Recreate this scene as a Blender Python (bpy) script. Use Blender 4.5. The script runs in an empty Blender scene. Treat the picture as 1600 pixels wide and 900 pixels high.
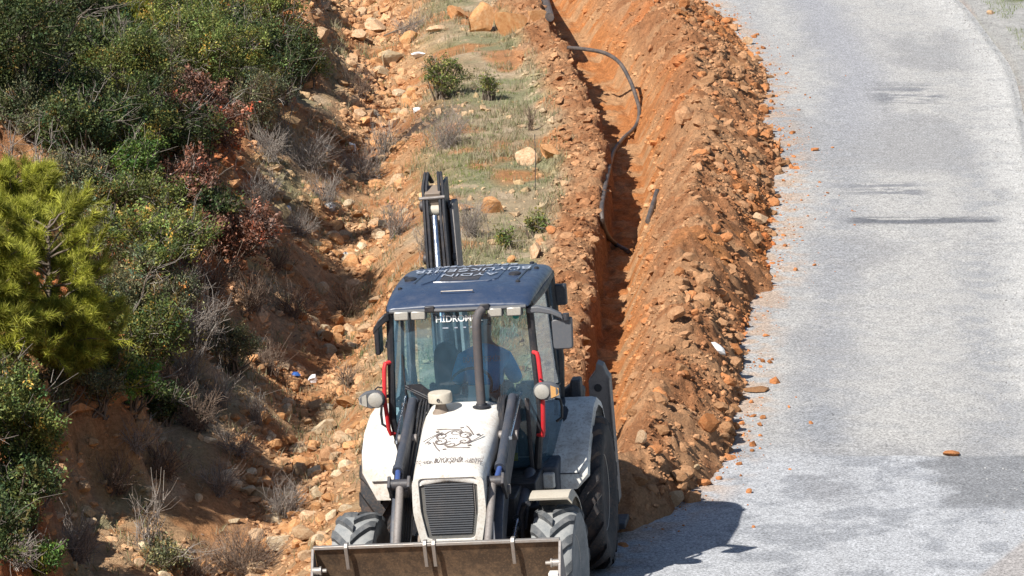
import bpy, bmesh, math, random
import numpy as np
from mathutils import Vector, Matrix, Euler

random.seed(7)
RNG = np.random.default_rng(11)
scene = bpy.context.scene
COL = scene.collection

# ------------------------------------------------------------------ camera, sky, sun, exposure
CAM_H, PITCH, FPX = 11.8, math.radians(11.61), 7400.0
cam_data = bpy.data.cameras.new('camera')
cam_data.sensor_width = 36.0
cam_data.lens = FPX / 1600 * 36.0
cam_data.clip_start, cam_data.clip_end = 0.5, 3000
cam = bpy.data.objects.new('camera', cam_data)
COL.objects.link(cam)
cam.location = (0, 0, CAM_H)
cam.rotation_euler = (math.pi / 2 - PITCH, 0, 0)
scene.camera = cam

SUN_DIR = Vector((1.95, 1.95, -2.85)).normalized()          # the way the light travels
world = bpy.data.worlds.new('World')
scene.world = world
world.use_nodes = True
wn = world.node_tree
sky = wn.nodes.new('ShaderNodeTexSky')
sky.sky_type = 'NISHITA'
sky.sun_disc = False
sky.sun_elevation = math.asin(-SUN_DIR.z)
sky.sun_rotation = math.atan2(-SUN_DIR.x, -SUN_DIR.y)
wn.links.new(sky.outputs['Color'], wn.nodes['Background'].inputs['Color'])
wn.nodes['Background'].inputs['Strength'].default_value = 0.062
sun_data = bpy.data.lights.new('sun', 'SUN')
sun_data.energy = 4.9
sun_data.angle = math.radians(0.5)
sun_data.color = (1.0, 0.95, 0.87)
sun = bpy.data.objects.new('sun', sun_data)
COL.objects.link(sun)
sun.rotation_euler = SUN_DIR.to_track_quat('-Z', 'Y').to_euler()
scene.view_settings.view_transform = 'Standard'
scene.view_settings.look = 'None'
scene.view_settings.exposure = 0.74
scene.view_settings.gamma = 1.0

# ------------------------------------------------------------------ helpers: tags, materials, meshes
def tag(o, label=None, cat=None, group=None, kind=None):
    if label: o['label'] = label
    if cat: o['category'] = cat
    if group: o['group'] = group
    if kind: o['kind'] = kind
    return o

def link(o, parent=None):
    COL.objects.link(o)
    if parent is not None: o.parent = parent
    return o

def empty(name, loc=(0, 0, 0)):
    o = bpy.data.objects.new(name, None)
    o.empty_display_size = 0.2
    o.location = loc
    return link(o)

class N:
    """small node-tree builder"""
    def __init__(s, name):
        s.m = bpy.data.materials.new(name); s.m.use_nodes = True
        s.t = s.m.node_tree; s.b = s.t.nodes['Principled BSDF']; s.out = s.t.nodes['Material Output']
        s.tc = s.t.nodes.new('ShaderNodeTexCoord')
    def n(s, typ, **kw):
        x = s.t.nodes.new(typ)
        for k, v in kw.items(): setattr(x, k, v)
        return x
    def l(s, a, b): s.t.links.new(a, b)
    def noise(s, scale, detail=4, rough=0.6, vec=None, dist=0.0):
        x = s.n('ShaderNodeTexNoise'); x.inputs['Scale'].default_value = scale
        x.inputs['Detail'].default_value = detail; x.inputs['Roughness'].default_value = rough
        x.inputs['Distortion'].default_value = dist
        s.l(vec if vec is not None else s.tc.outputs['Object'], x.inputs['Vector'])
        return x.outputs['Fac']
    def ramp(s, fac, stops):
        r = s.n('ShaderNodeValToRGB'); e = r.color_ramp.elements
        while len(e) < len(stops): e.new(0.5)
        for i, (p, c) in enumerate(stops):
            e[i].position = p; e[i].color = (c[0], c[1], c[2], 1) if hasattr(c, '__len__') else (c, c, c, 1)
        s.l(fac, r.inputs['Fac']); return r.outputs['Color']
    def mix(s, fac, a, b, mode='MIX'):
        x = s.n('ShaderNodeMix', data_type='RGBA', blend_type=mode)
        for inp, val in ((x.inputs[0], fac), (x.inputs[6], a), (x.inputs[7], b)):
            if hasattr(val, 'is_output'): s.l(val, inp)
            elif hasattr(val, '__len__'): inp.default_value = (val[0], val[1], val[2], 1)
            else: inp.default_value = val
        return x.outputs[2]
    def bump(s, h, strength, dist=0.01):
        x = s.n('ShaderNodeBump'); x.inputs['Strength'].default_value = strength
        x.inputs['Distance'].default_value = dist
        s.l(h, x.inputs['Height']); s.l(x.outputs['Normal'], s.b.inputs['Normal'])
    def base(s, c):
        if hasattr(c, 'is_output'): s.l(c, s.b.inputs['Base Color'])
        else: s.b.inputs['Base Color'].default_value = (*c, 1)
    def set(s, rough=0.8, metal=0.0, spec=0.5):
        s.b.inputs['Roughness'].default_value = rough; s.b.inputs['Metallic'].default_value = metal
        s.b.inputs['Specular IOR Level'].default_value = spec

def mat_paint(name, col, rough=0.4, dust=(0.36, 0.24, 0.15), amount=0.35, metal=0.0, scale=5.0, spec=0.5, lo=0.5):
    k = N(name); k.set(rough, metal, spec)
    f = k.ramp(k.noise(scale, 8, 0.7), [(lo, 0), (0.8, amount)])
    f2 = k.ramp(k.noise(scale * 9, 5, 0.75), [(0.5, 0), (0.72, amount * 0.9)])
    c = k.mix(f, col, dust); c = k.mix(f2, c, [x * 0.8 for x in dust]); k.base(c)
    r = k.ramp(k.noise(scale * 3, 6, 0.7), [(0.35, rough), (0.75, min(1, rough + 0.3))]); k.l(r, k.b.inputs['Roughness'])
    return k.m

M = {}
M['white'] = mat_paint('white_paint', (0.62, 0.61, 0.57), 0.38, (0.36, 0.25, 0.16), 0.75, lo=0.48)
M['white_clean'] = mat_paint('white_bonnet_paint', (0.66, 0.65, 0.62), 0.36, (0.38, 0.28, 0.19), 0.75)
M['dusty_white'] = mat_paint('dusty_white_paint', (0.66, 0.66, 0.63), 0.5, (0.22, 0.15, 0.10), 0.85, scale=4, lo=0.46)
M['navy'] = mat_paint('navy_roof_plastic', (0.026, 0.044, 0.088), 0.26, (0.22, 0.21, 0.21), 0.22, spec=0.6)
M['black'] = mat_paint('black_paint', (0.016, 0.018, 0.024), 0.38, (0.20, 0.15, 0.11), 0.25)
M['charcoal'] = mat_paint('charcoal_steel', (0.030, 0.033, 0.042), 0.45, (0.24, 0.17, 0.12), 0.40)
M['plastic'] = mat_paint('grey_plastic', (0.085, 0.092, 0.105), 0.5, (0.24, 0.20, 0.17), 0.3)
M['armsteel'] = mat_paint('arm_steel', (0.040, 0.048, 0.066), 0.38, (0.25, 0.19, 0.14), 0.30)
M['rubber'] = mat_paint('tyre_rubber', (0.15, 0.165, 0.175), 0.8, (0.40, 0.39, 0.37), 0.7, scale=9, lo=0.3)
M['lug'] = mat_paint('tyre_lug_rubber', (0.055, 0.062, 0.070), 0.75, (0.28, 0.27, 0.26), 0.55, scale=11, lo=0.42)
M['rubber_dark'] = mat_paint('rear_tyre_rubber', (0.024, 0.026, 0.030), 0.75, (0.21, 0.13, 0.09), 0.55, scale=5, lo=0.5)
M['rim'] = mat_paint('rim_paint', (0.45, 0.42, 0.38), 0.6, (0.30, 0.20, 0.13), 0.8, scale=6)
M['bucket'] = mat_paint('worn_bucket_steel', (0.085, 0.060, 0.042), 0.5, (0.34, 0.22, 0.13), 0.75, 0.35, scale=5.5, lo=0.44)
M['wornedge'] = mat_paint('worn_edge_steel', (0.34, 0.32, 0.30), 0.42, (0.30, 0.20, 0.14), 0.5, 0.6)
M['dust_steel'] = mat_paint('dusty_boom_steel', (0.20, 0.16, 0.13), 0.6, (0.33, 0.23, 0.15), 0.6)
M['grey_steel'] = mat_paint('grey_steel', (0.22, 0.20, 0.19), 0.5, (0.10, 0.08, 0.07), 0.6, 0.2)
M['beige'] = mat_paint('beige_plastic', (0.45, 0.41, 0.34), 0.5, (0.25, 0.18, 0.12), 0.4)
M['red'] = mat_paint('red_handrail', (0.55, 0.022, 0.030), 0.35, (0.3, 0.1, 0.08), 0.25)
M['chrome'] = mat_paint('chrome_rod', (0.62, 0.68, 0.76), 0.12, (0.4, 0.4, 0.4), 0.12, 1.0)
M['blue_rod'] = mat_paint('blue_rod', (0.05, 0.09, 0.26), 0.3, (0.2, 0.2, 0.25), 0.2, 0.2)
M['exhaust'] = mat_paint('exhaust_steel', (0.085, 0.080, 0.085), 0.55, (0.20, 0.14, 0.11), 0.55, 0.3)
M['lens'] = mat_paint('lamp_lens', (0.36, 0.345, 0.31), 0.15, (0.25, 0.22, 0.18), 0.5, spec=0.8)
M['amber'] = mat_paint('amber_lens', (0.60, 0.33, 0.12), 0.2, (0.4, 0.3, 0.2), 0.3)
M['grille'] = mat_paint('grille_mesh', (0.085, 0.088, 0.088), 0.55, (0.24, 0.21, 0.17), 0.6, scale=3, lo=0.42)
M['print'] = mat_paint('dark_print', (0.16, 0.13, 0.12), 0.6, (0.3, 0.25, 0.2), 0.2)
M['print_white'] = mat_paint('white_print', (0.34, 0.38, 0.45), 0.6, (0.06, 0.08, 0.13), 1.0, scale=30)
M['paper'] = mat_paint('pale_paper', (0.62, 0.74, 0.72), 0.7, (0.5, 0.6, 0.6), 0.1)
M['green'] = mat_paint('green_sticker', (0.01, 0.22, 0.20), 0.5, (0.05, 0.2, 0.2), 0.1)
M['seat'] = mat_paint('seat_cloth', (0.10, 0.11, 0.125), 0.8, (0.2, 0.2, 0.2), 0.2)
M['interior'] = mat_paint('cab_interior', (0.12, 0.14, 0.15), 0.7, (0.25, 0.25, 0.25), 0.2)
M['yellow'] = mat_paint('yellow_label', (0.55, 0.40, 0.02), 0.6, (0.3, 0.25, 0.1), 0.3)
M['jacket'] = mat_paint('blue_jacket', (0.02, 0.38, 0.75), 0.85, (0.015, 0.28, 0.6), 0.4)
M['skin'] = mat_paint('skin', (0.45, 0.27, 0.19), 0.6, (0.4, 0.2, 0.15), 0.2)
M['hair'] = mat_paint('dark_hair', (0.03, 0.022, 0.018), 0.7, (0.05, 0.04, 0.03), 0.2)
M['trousers'] = mat_paint('dark_trousers', (0.03, 0.035, 0.05), 0.85, (0.1, 0.1, 0.1), 0.2)
M['hose'] = mat_paint('black_hose', (0.040, 0.038, 0.040), 0.45, (0.28, 0.20, 0.15), 0.55, scale=6, lo=0.4)
M['plaster'] = mat_paint('white_plaster', (0.66, 0.66, 0.66), 0.8, (0.25, 0.25, 0.27), 0.5, scale=14)
M['litter'] = mat_paint('white_litter', (0.74, 0.74, 0.76), 0.6, (0.4, 0.35, 0.3), 0.25)
M['litter_blue'] = mat_paint('blue_litter', (0.03, 0.12, 0.42), 0.5, (0.1, 0.15, 0.3), 0.3)
M['litter_grey'] = mat_paint('grey_litter', (0.40, 0.44, 0.48), 0.3, (0.4, 0.32, 0.25), 0.4)

def glass_mat():
    k = N('tinted_glass')
    tr = k.n('ShaderNodeBsdfTransparent'); tr.inputs['Color'].default_value = (0.66, 0.85, 0.92, 1)
    gl = k.n('ShaderNodeBsdfGlossy'); gl.inputs['Roughness'].default_value = 0.03
    gl.inputs['Color'].default_value = (0.9, 0.95, 1, 1)
    df = k.n('ShaderNodeBsdfDiffuse'); df.inputs['Color'].default_value = (0.20, 0.36, 0.50, 1)
    fr = k.n('ShaderNodeFresnel'); fr.inputs['IOR'].default_value = 1.6
    m1 = k.n('ShaderNodeMixShader'); m2 = k.n('ShaderNodeMixShader')
    dust = k.ramp(k.noise(3.0, 6, 0.7), [(0.35, 0.07), (0.8, 0.20)])  # dust film tinted blue, painting in the sky reflected by the glass
    k.l(fr.outputs[0], m1.inputs[0]); k.l(tr.outputs[0], m1.inputs[1]); k.l(gl.outputs[0], m1.inputs[2])
    k.l(dust, m2.inputs[0]); k.l(m1.outputs[0], m2.inputs[1]); k.l(df.outputs[0], m2.inputs[2])
    k.l(m2.outputs[0], k.out.inputs['Surface'])
    return k.m
M['glass'] = glass_mat()

def soil_mat(name, fine=1.0, specks=0.75):
    """colour comes from the soil type stored per vertex, fine grain from noise"""
    k = N(name); k.set(0.95, 0, 0.15)
    at = k.n('ShaderNodeAttribute'); at.attribute_name = 'soil'
    a = k.ramp(k.noise(26, 4, 0.75), [(0.25, 0.52), (0.5, 0.96), (0.78, 1.42)])
    b = k.ramp(k.noise(4.5, 3, 0.7), [(0.3, 0.80), (0.7, 1.18)])
    c = k.mix(1.0, at.outputs['Color'], a, 'MULTIPLY'); c = k.mix(1.0, c, b, 'MULTIPLY')
    v = k.n('ShaderNodeTexVoronoi'); v.inputs['Scale'].default_value = 21
    k.l(k.tc.outputs['Object'], v.inputs['Vector'])
    sp = k.ramp(v.outputs['Distance'], [(0.10, 1), (0.2, 0)])
    g = k.ramp(k.noise(2.2, 3, 0.6), [(0.45, 0), (0.65, specks)])
    f = k.mix(1.0, sp, g, 'MULTIPLY')
    k.base(k.mix(f, c, (0.50, 0.36, 0.22)))
    k.bump(k.noise(38, 4, 0.8), 0.9 * fine, 0.05)
    return k.m
M['soil'] = soil_mat('soil')

def rock_mat(name, c0, c1, c2):
    k = N(name); k.set(0.9, 0, 0.2)
    oi = k.n('ShaderNodeObjectInfo')
    va = k.n('ShaderNodeVectorMath', operation='ADD'); k.l(k.tc.outputs['Object'], va.inputs[0]); k.l(oi.outputs['Random'], va.inputs[1])
    f = k.noise(5, 7, 0.7, va.outputs[0])
    c = k.ramp(f, [(0.3, c0), (0.5, c1), (0.7, c2)])
    t = k.ramp(oi.outputs['Random'], [(0, (0.72, 0.68, 0.62)), (0.5, (1, 1, 1)), (1, (1.22, 1.20, 1.2))])
    k.base(k.mix(1.0, c, t, 'MULTIPLY'))
    k.bump(k.noise(24, 8, 0.75), 0.6, 0.03)
    return k.m
M['rock_tan'] = rock_mat('tan_rock', (0.30, 0.17, 0.09), (0.46, 0.31, 0.19), (0.58, 0.45, 0.30))
M['rock_orange'] = rock_mat('orange_rock', (0.38, 0.17, 0.07), (0.52, 0.27, 0.12), (0.58, 0.38, 0.21))
M['rock_cream'] = rock_mat('cream_rock', (0.42, 0.28, 0.16), (0.56, 0.44, 0.29), (0.64, 0.56, 0.44))
M['rock_red'] = rock_mat('red_clod', (0.30, 0.115, 0.042), (0.42, 0.175, 0.068), (0.48, 0.25, 0.12))
M['rock_brown'] = rock_mat('brown_clod', (0.26, 0.13, 0.065), (0.38, 0.205, 0.105), (0.48, 0.30, 0.17))

def island_mat(name, stops, rough=0.9, trans=0.0, spec=0.2, tint=False):
    k = N(name); k.set(rough, 0, spec)
    g = k.n('ShaderNodeNewGeometry')
    c = k.ramp(g.outputs['Random Per Island'], stops)
    if tint:
        at = k.n('ShaderNodeAttribute'); at.attribute_name = 'soil'; c = k.mix(1.0, c, at.outputs['Color'], 'MULTIPLY')
    k.base(c)
    if trans:
        tl = k.n('ShaderNodeBsdfTranslucent'); k.l(c, tl.inputs['Color'])
        ms = k.n('ShaderNodeMixShader'); ms.inputs[0].default_value = trans
        k.l(k.b.outputs[0], ms.inputs[1]); k.l(tl.outputs[0], ms.inputs[2]); k.l(ms.outputs[0], k.out.inputs['Surface'])
    return k.m
M['crumb'] = soil_mat('soil_crumb', .4, 0.0)
M['clods'] = island_mat('soil_crumbs', [(0, (0.20, 0.09, 0.045)), (0.3, (0.36, 0.17, 0.075)), (0.6, (0.42, 0.25, 0.135)), (0.85, (0.45, 0.20, 0.08)), (1, (0.55, 0.42, 0.28))])
M['rubble'] = island_mat('rubble_stone', [(0, (0.24, 0.12, 0.06)), (0.3, (0.38, 0.22, 0.12)), (0.6, (0.48, 0.31, 0.18)), (0.85, (0.56, 0.42, 0.27)), (1, (0.64, 0.55, 0.42))])
M['gravel'] = island_mat('road_chippings', [(0, (0.20, 0.195, 0.19)), (0.5, (0.33, 0.33, 0.32)), (1, (0.44, 0.435, 0.43))])
M['drygrass'] = island_mat('dry_grass_blades', [(0, (0.20, 0.16, 0.10)), (0.35, (0.34, 0.29, 0.19)), (0.6, (0.42, 0.38, 0.27)), (0.8, (0.20, 0.22, 0.10)), (1, (0.14, 0.17, 0.06))], trans=0.25)
M['greengrass'] = island_mat('green_grass_blades', [(0, (0.10, 0.15, 0.03)), (0.6, (0.17, 0.24, 0.05)), (1, (0.28, 0.28, 0.11))], trans=0.3)
def leafm(name, a, b, c, tr=0.28, rough=0.6, sp=0.3):
    M[name] = island_mat(name, [(0, a), (0.55, b), (1, c)], rough, tr, sp, True)
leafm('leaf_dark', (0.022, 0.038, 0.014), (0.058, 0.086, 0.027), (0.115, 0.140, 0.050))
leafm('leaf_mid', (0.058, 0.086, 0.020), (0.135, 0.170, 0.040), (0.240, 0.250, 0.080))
leafm('leaf_bright', (0.050, 0.105, 0.016), (0.105, 0.190, 0.034), (0.165, 0.245, 0.065))
leafm('leaf_olive', (0.065, 0.074, 0.034), (0.135, 0.145, 0.070), (0.235, 0.235, 0.135))
leafm('leaf_brown', (0.085, 0.035, 0.022), (0.185, 0.085, 0.055), (0.300, 0.170, 0.125), 0.2)
leafm('needle', (0.130, 0.150, 0.016), (0.290, 0.305, 0.034), (0.450, 0.430, 0.085), 0.25)
M['bark'] = mat_paint('bark', (0.13, 0.10, 0.075), 0.9, (0.25, 0.21, 0.17), 0.5)
M['twig_grey'] = island_mat('grey_twigs', [(0, (0.12, 0.10, 0.09)), (0.5, (0.25, 0.215, 0.19)), (1, (0.42, 0.38, 0.34))])
M['twig_brown'] = island_mat('brown_twigs', [(0, (0.09, 0.06, 0.045)), (0.5, (0.18, 0.13, 0.10)), (1, (0.30, 0.23, 0.18))])

def road_mat():
    k = N('chip_seal_road'); k.set(0.85, 0, 0.25)
    at = k.n('ShaderNodeAttribute'); at.attribute_name = 'soil'
    grain = k.ramp(k.noise(34, 4, 0.9), [(0.33, 0.30), (0.5, 1.0), (0.66, 1.75)])
    mid = k.ramp(k.noise(7, 4, 0.7), [(0.3, 0.82), (0.7, 1.15)])
    c = k.mix(1.0, at.outputs['Color'], grain, 'MULTIPLY'); c = k.mix(1.0, c, mid, 'MULTIPLY')
    k.base(c); k.bump(k.noise(60, 3, 0.8), 0.6, 0.012)
    return k.m
M['road'] = road_mat()

class MB:
    def __init__(s): s.v = []; s.f = []
    def add(s, V, F):
        o = len(s.v); s.v += [tuple(p) for p in V]; s.f += [tuple(i + o for i in f) for f in F]; return s
    def box(s, c, size, rot=None, taper=1.0):
        hx, hy, hz = [d / 2 for d in size]; c = Vector(c)
        V = [Vector((x * hx * (taper if z > 0 else 1), y * hy * (taper if z > 0 else 1), z * hz)) for z in (-1, 1) for y in (-1, 1) for x in (-1, 1)]
        if rot is not None: R_ = Euler(rot).to_matrix(); V = [R_ @ p for p in V]
        return s.add([p + c for p in V], [(0, 2, 3, 1), (4, 5, 7, 6), (0, 1, 5, 4), (2, 6, 7, 3), (0, 4, 6, 2), (1, 3, 7, 5)])
    def bar(s, a, b, w, h, up=(1, 0, 0)):
        """box-section bar from a to b; w along 'up', h across"""
        a, b = Vector(a), Vector(b); d = (b - a).normalized(); u = Vector(up); u = (u - d * u.dot(d)).normalized(); t = d.cross(u)
        V = [p + u * (i * w / 2) + t * (j * h / 2) for p in (a, b) for i, j in ((-1, -1), (1, -1), (1, 1), (-1, 1))]
        return s.add(V, [(3, 2, 1, 0), (4, 5, 6, 7), (0, 1, 5, 4), (1, 2, 6, 5), (2, 3, 7, 6), (3, 0, 4, 7)])
    def tube(s, pts, r, n=10, cap=True):
        pts = [Vector(p) for p in pts]; rs = r if hasattr(r, '__len__') else [r] * len(pts)
        prev = None; V = []
        for i, p in enumerate(pts):
            d = (pts[min(i + 1, len(pts) - 1)] - pts[max(i - 1, 0)])
            d = d.normalized() if d.length > 1e-9 else Vector((0, 0, 1))
            if prev is None:
                a = Vector((1, 0, 0)) if abs(d.x) < 0.8 else Vector((0, 1, 0)); u = (a - d * a.dot(d)).normalized()
            else: u = (prev - d * prev.dot(d)).normalized()
            prev = u; w = d.cross(u)
            V += [p + (u * math.cos(2 * math.pi * k / n) + w * math.sin(2 * math.pi * k / n)) * rs[i] for k in range(n)]
        F = [(i * n + k, i * n + (k + 1) % n, (i + 1) * n + (k + 1) % n, (i + 1) * n + k) for i in range(len(pts) - 1) for k in range(n)]
        if cap: F += [tuple(range(n - 1, -1, -1)), tuple((len(pts) - 1) * n + k for k in range(n))]
        return s.add(V, F)
    def loft(s, secs, closed=True, cap=True):
        n = len(secs[0]); V = [p for sec in secs for p in sec]
        F = [(i * n + k, i * n + (k + 1) % n, (i + 1) * n + (k + 1) % n, (i + 1) * n + k) for i in range(len(secs) - 1) for k in range(n if closed else n - 1)]
        if cap and closed: F += [tuple(range(n - 1, -1, -1)), tuple((len(secs) - 1) * n + k for k in range(n))]
        return s.add(V, F)
    def prism(s, poly, axis, a, b):
        """polygon of 2-D points extruded along axis ('x','y','z') from a to b"""
        mk = {'x': lambda p, t: (t, p[0], p[1]), 'y': lambda p, t: (p[0], t, p[1]), 'z': lambda p, t: (p[0], p[1], t)}[axis]
        return s.loft([[mk(p, a) for p in poly], [mk(p, b) for p in poly]])
    def lathe(s, prof, n=32, axis='x', c=(0, 0, 0)):
        """profile of (along axis, radius)"""
        V = []
        for t, r in prof:
            for k in range(n):
                q = 2 * math.pi * k / n; p = {'x': (t, r * math.sin(q), r * math.cos(q)), 'z': (r * math.cos(q), r * math.sin(q), t), 'y': (r * math.cos(q), t, r * math.sin(q))}[axis]
                V.append((p[0] + c[0], p[1] + c[1], p[2] + c[2]))
        F = [(i * n + k, i * n + (k + 1) % n, (i + 1) * n + (k + 1) % n, (i + 1) * n + k) for i in range(len(prof) - 1) for k in range(n)]
        F += [tuple(range(n - 1, -1, -1)), tuple((len(prof) - 1) * n + k for k in range(n))]
        return s.add(V, F)
    def mesh(s, name, mat, smooth=35):
        m = bpy.data.meshes.new(name); m.from_pydata(s.v, [], s.f)
        b = bmesh.new(); b.from_mesh(m); bmesh.ops.recalc_face_normals(b, faces=b.faces[:]); b.to_mesh(m); b.free()
        m.materials.append(mat)
        if smooth:
            m.shade_smooth(); m.set_sharp_from_angle(angle=math.radians(smooth))
        return m
    def build(s, name, mat, parent=None, bevel=0, smooth=35, sub=0):
        o = link(bpy.data.objects.new(name, s.mesh(name, mat, smooth)), parent)
        if sub:
            x = o.modifiers.new('sub', 'SUBSURF'); x.levels = sub; x.render_levels = sub
        if bevel:
            x = o.modifiers.new('bevel', 'BEVEL'); x.width = bevel; x.segments = 2; x.limit_method = 'ANGLE'; x.angle_limit = math.radians(40)
        return o

def np_mesh(name, V, F, mat, smooth=False, color=None):
    m = bpy.data.meshes.new(name); V = np.asarray(V, np.float32); F = np.asarray(F, np.int32)
    k = F.shape[1]; m.vertices.add(len(V)); m.vertices.foreach_set('co', V.ravel())
    m.loops.add(F.size); m.loops.foreach_set('vertex_index', F.ravel())
    m.polygons.add(len(F)); m.polygons.foreach_set('loop_start', np.arange(0, F.size, k, dtype=np.int32))
    m.polygons.foreach_set('use_smooth', np.full(len(F), smooth))
    if color is not None:
        a = m.color_attributes.new('soil', 'FLOAT_COLOR', 'POINT')
        a.data.foreach_set('color', np.concatenate([color, np.ones((len(color), 1))], 1).astype(np.float32).ravel())
    m.update(calc_edges=True); m.materials.append(mat)
    return m

# ------------------------------------------------------------------ noise and the lie of the land
def vnoise(x, y, seed=0):
    x = np.asarray(x, float); y = np.asarray(y, float)
    xi = np.floor(x).astype(np.int64); yi = np.floor(y).astype(np.int64); fx = x - xi; fy = y - yi
    fx = fx * fx * (3 - 2 * fx); fy = fy * fy * (3 - 2 * fy)
    def h(a, b):
        q = (a * 374761393 + b * 668265263 + seed * 974711) & 0xffffffff
        q = ((q ^ (q >> 13)) * 1274126177) & 0xffffffff
        return ((q ^ (q >> 16)) & 0xffffff) / float(0xffffff)
    return (h(xi, yi) * (1 - fx) + h(xi + 1, yi) * fx) * (1 - fy) + (h(xi, yi + 1) * (1 - fx) + h(xi + 1, yi + 1) * fx) * fy
def fbm(x, y, o=4, seed=0):
    a, t, n = 0.5, 0.0, 0.0
    for i in range(o):
        t = t + a * vnoise(x, y, seed + i * 17); n += a; a *= 0.55; x = x * 2.03 + 7.1; y = y * 2.03 - 3.7
    return t / n
def lumps(x, y, seed=0, o=3):
    a, t, n = 0.5, 0.0, 0.0
    for i in range(o):
        t = t + a * np.abs(2 * vnoise(x, y, seed + i * 13) - 1); n += a; a *= 0.55; x = x * 2.1 + 1.7; y = y * 2.1 + 5.3
    return 1 - t / n
def sstep(a, b, x): t = np.clip((x - a) / (b - a), 0, 1); return t * t * (3 - 2 * t)
def curve(pts):
    p = np.array(pts, float); ys = np.linspace(p[0, 0], p[-1, 0], 600); xs = np.interp(ys, p[:, 0], p[:, 1])
    ker = np.hanning(31); ker /= ker.sum(); xs = np.convolve(np.pad(xs, 15, mode='edge'), ker, 'valid')
    return lambda Y: np.interp(Y, ys, xs)
# world X of each line as a function of Y
c_toe = curve([(30, .6), (44.6, .75), (45.4, 1.1), (46.2, 1.75), (47.3, 2.08), (49.6, 2.35), (51.6, 2.7), (53.8, 2.66), (56.2, 3.05), (59.5, 3.42), (62.6, 3.64), (67, 3.95), (70.3, 3.85), (73.7, 4.1), (78.1, 3.85), (82.6, 3.4), (90, 2.2), (100, .2), (140, -9)])
c_lip = curve([(30, .35), (48, .62), (52, .84), (58, 1.02), (62.3, 1.20), (66, 1.34), (69, 1.27), (72.3, 1.02), (75, .88), (77.6, .7), (82, .3), (90, -.6), (100, -2.4), (140, -11.4)])
c_floor = curve([(30, .45), (45, .5), (47, .62), (49, .95), (52, 1.05), (57, 1.2), (62, 1.5), (67, 1.8), (72, 1.75), (77, 1.45), (82, 1.0), (90, .1), (100, -1.7), (140, -10.7)])
c_gully = curve([(30, -3.1), (45, -2.75), (48.4, -2.45), (52, -2.2), (60, -2.15), (74, -2.05), (82, -2.3), (90, -3.2), (140, -14)])
c_foot = curve([(30, -4.6), (44, -4.2), (46.3, -3.95), (49.6, -3.5), (53.5, -3.2), (60, -3.1), (69, -3.0), (76, -2.9), (82, -3.2), (90, -4.2), (140, -15)])
c_rl = curve([(20, .1), (44, .15), (47, .7), (50, 1.3), (60, 2.0), (70, 2.5), (80, 2.3), (90, 1.0), (140, -10)])
c_rr = curve([(20, 4.6), (44, 5.75), (49, 6.0), (56, 6.6), (64, 7.25), (75, 8.05), (82.6, 7.95), (90, 7.0), (100, 5.2), (140, -4)])
c_crest = curve([(30, .25), (45, .28), (46.5, .42), (48, .52), (52, .62), (60, .68), (70, .70), (78, .62), (90, .55), (140, .5)])
BANK_T = [0, .35, .8, 1.3, 2.2, 3.6, 6, 12, 40, 160]; BANK_Z = [0, .24, .62, 1.0, 1.55, 2.4, 4.0, 7.0, 17, 45]
CLIFF_T = [0, .25, .5, .75, 1.4, 3.0, 6, 12, 40, 160]; CLIFF_Z = [0, .20, .95, 1.55, 1.90, 2.7, 4.1, 7.0, 17, 45]

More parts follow.
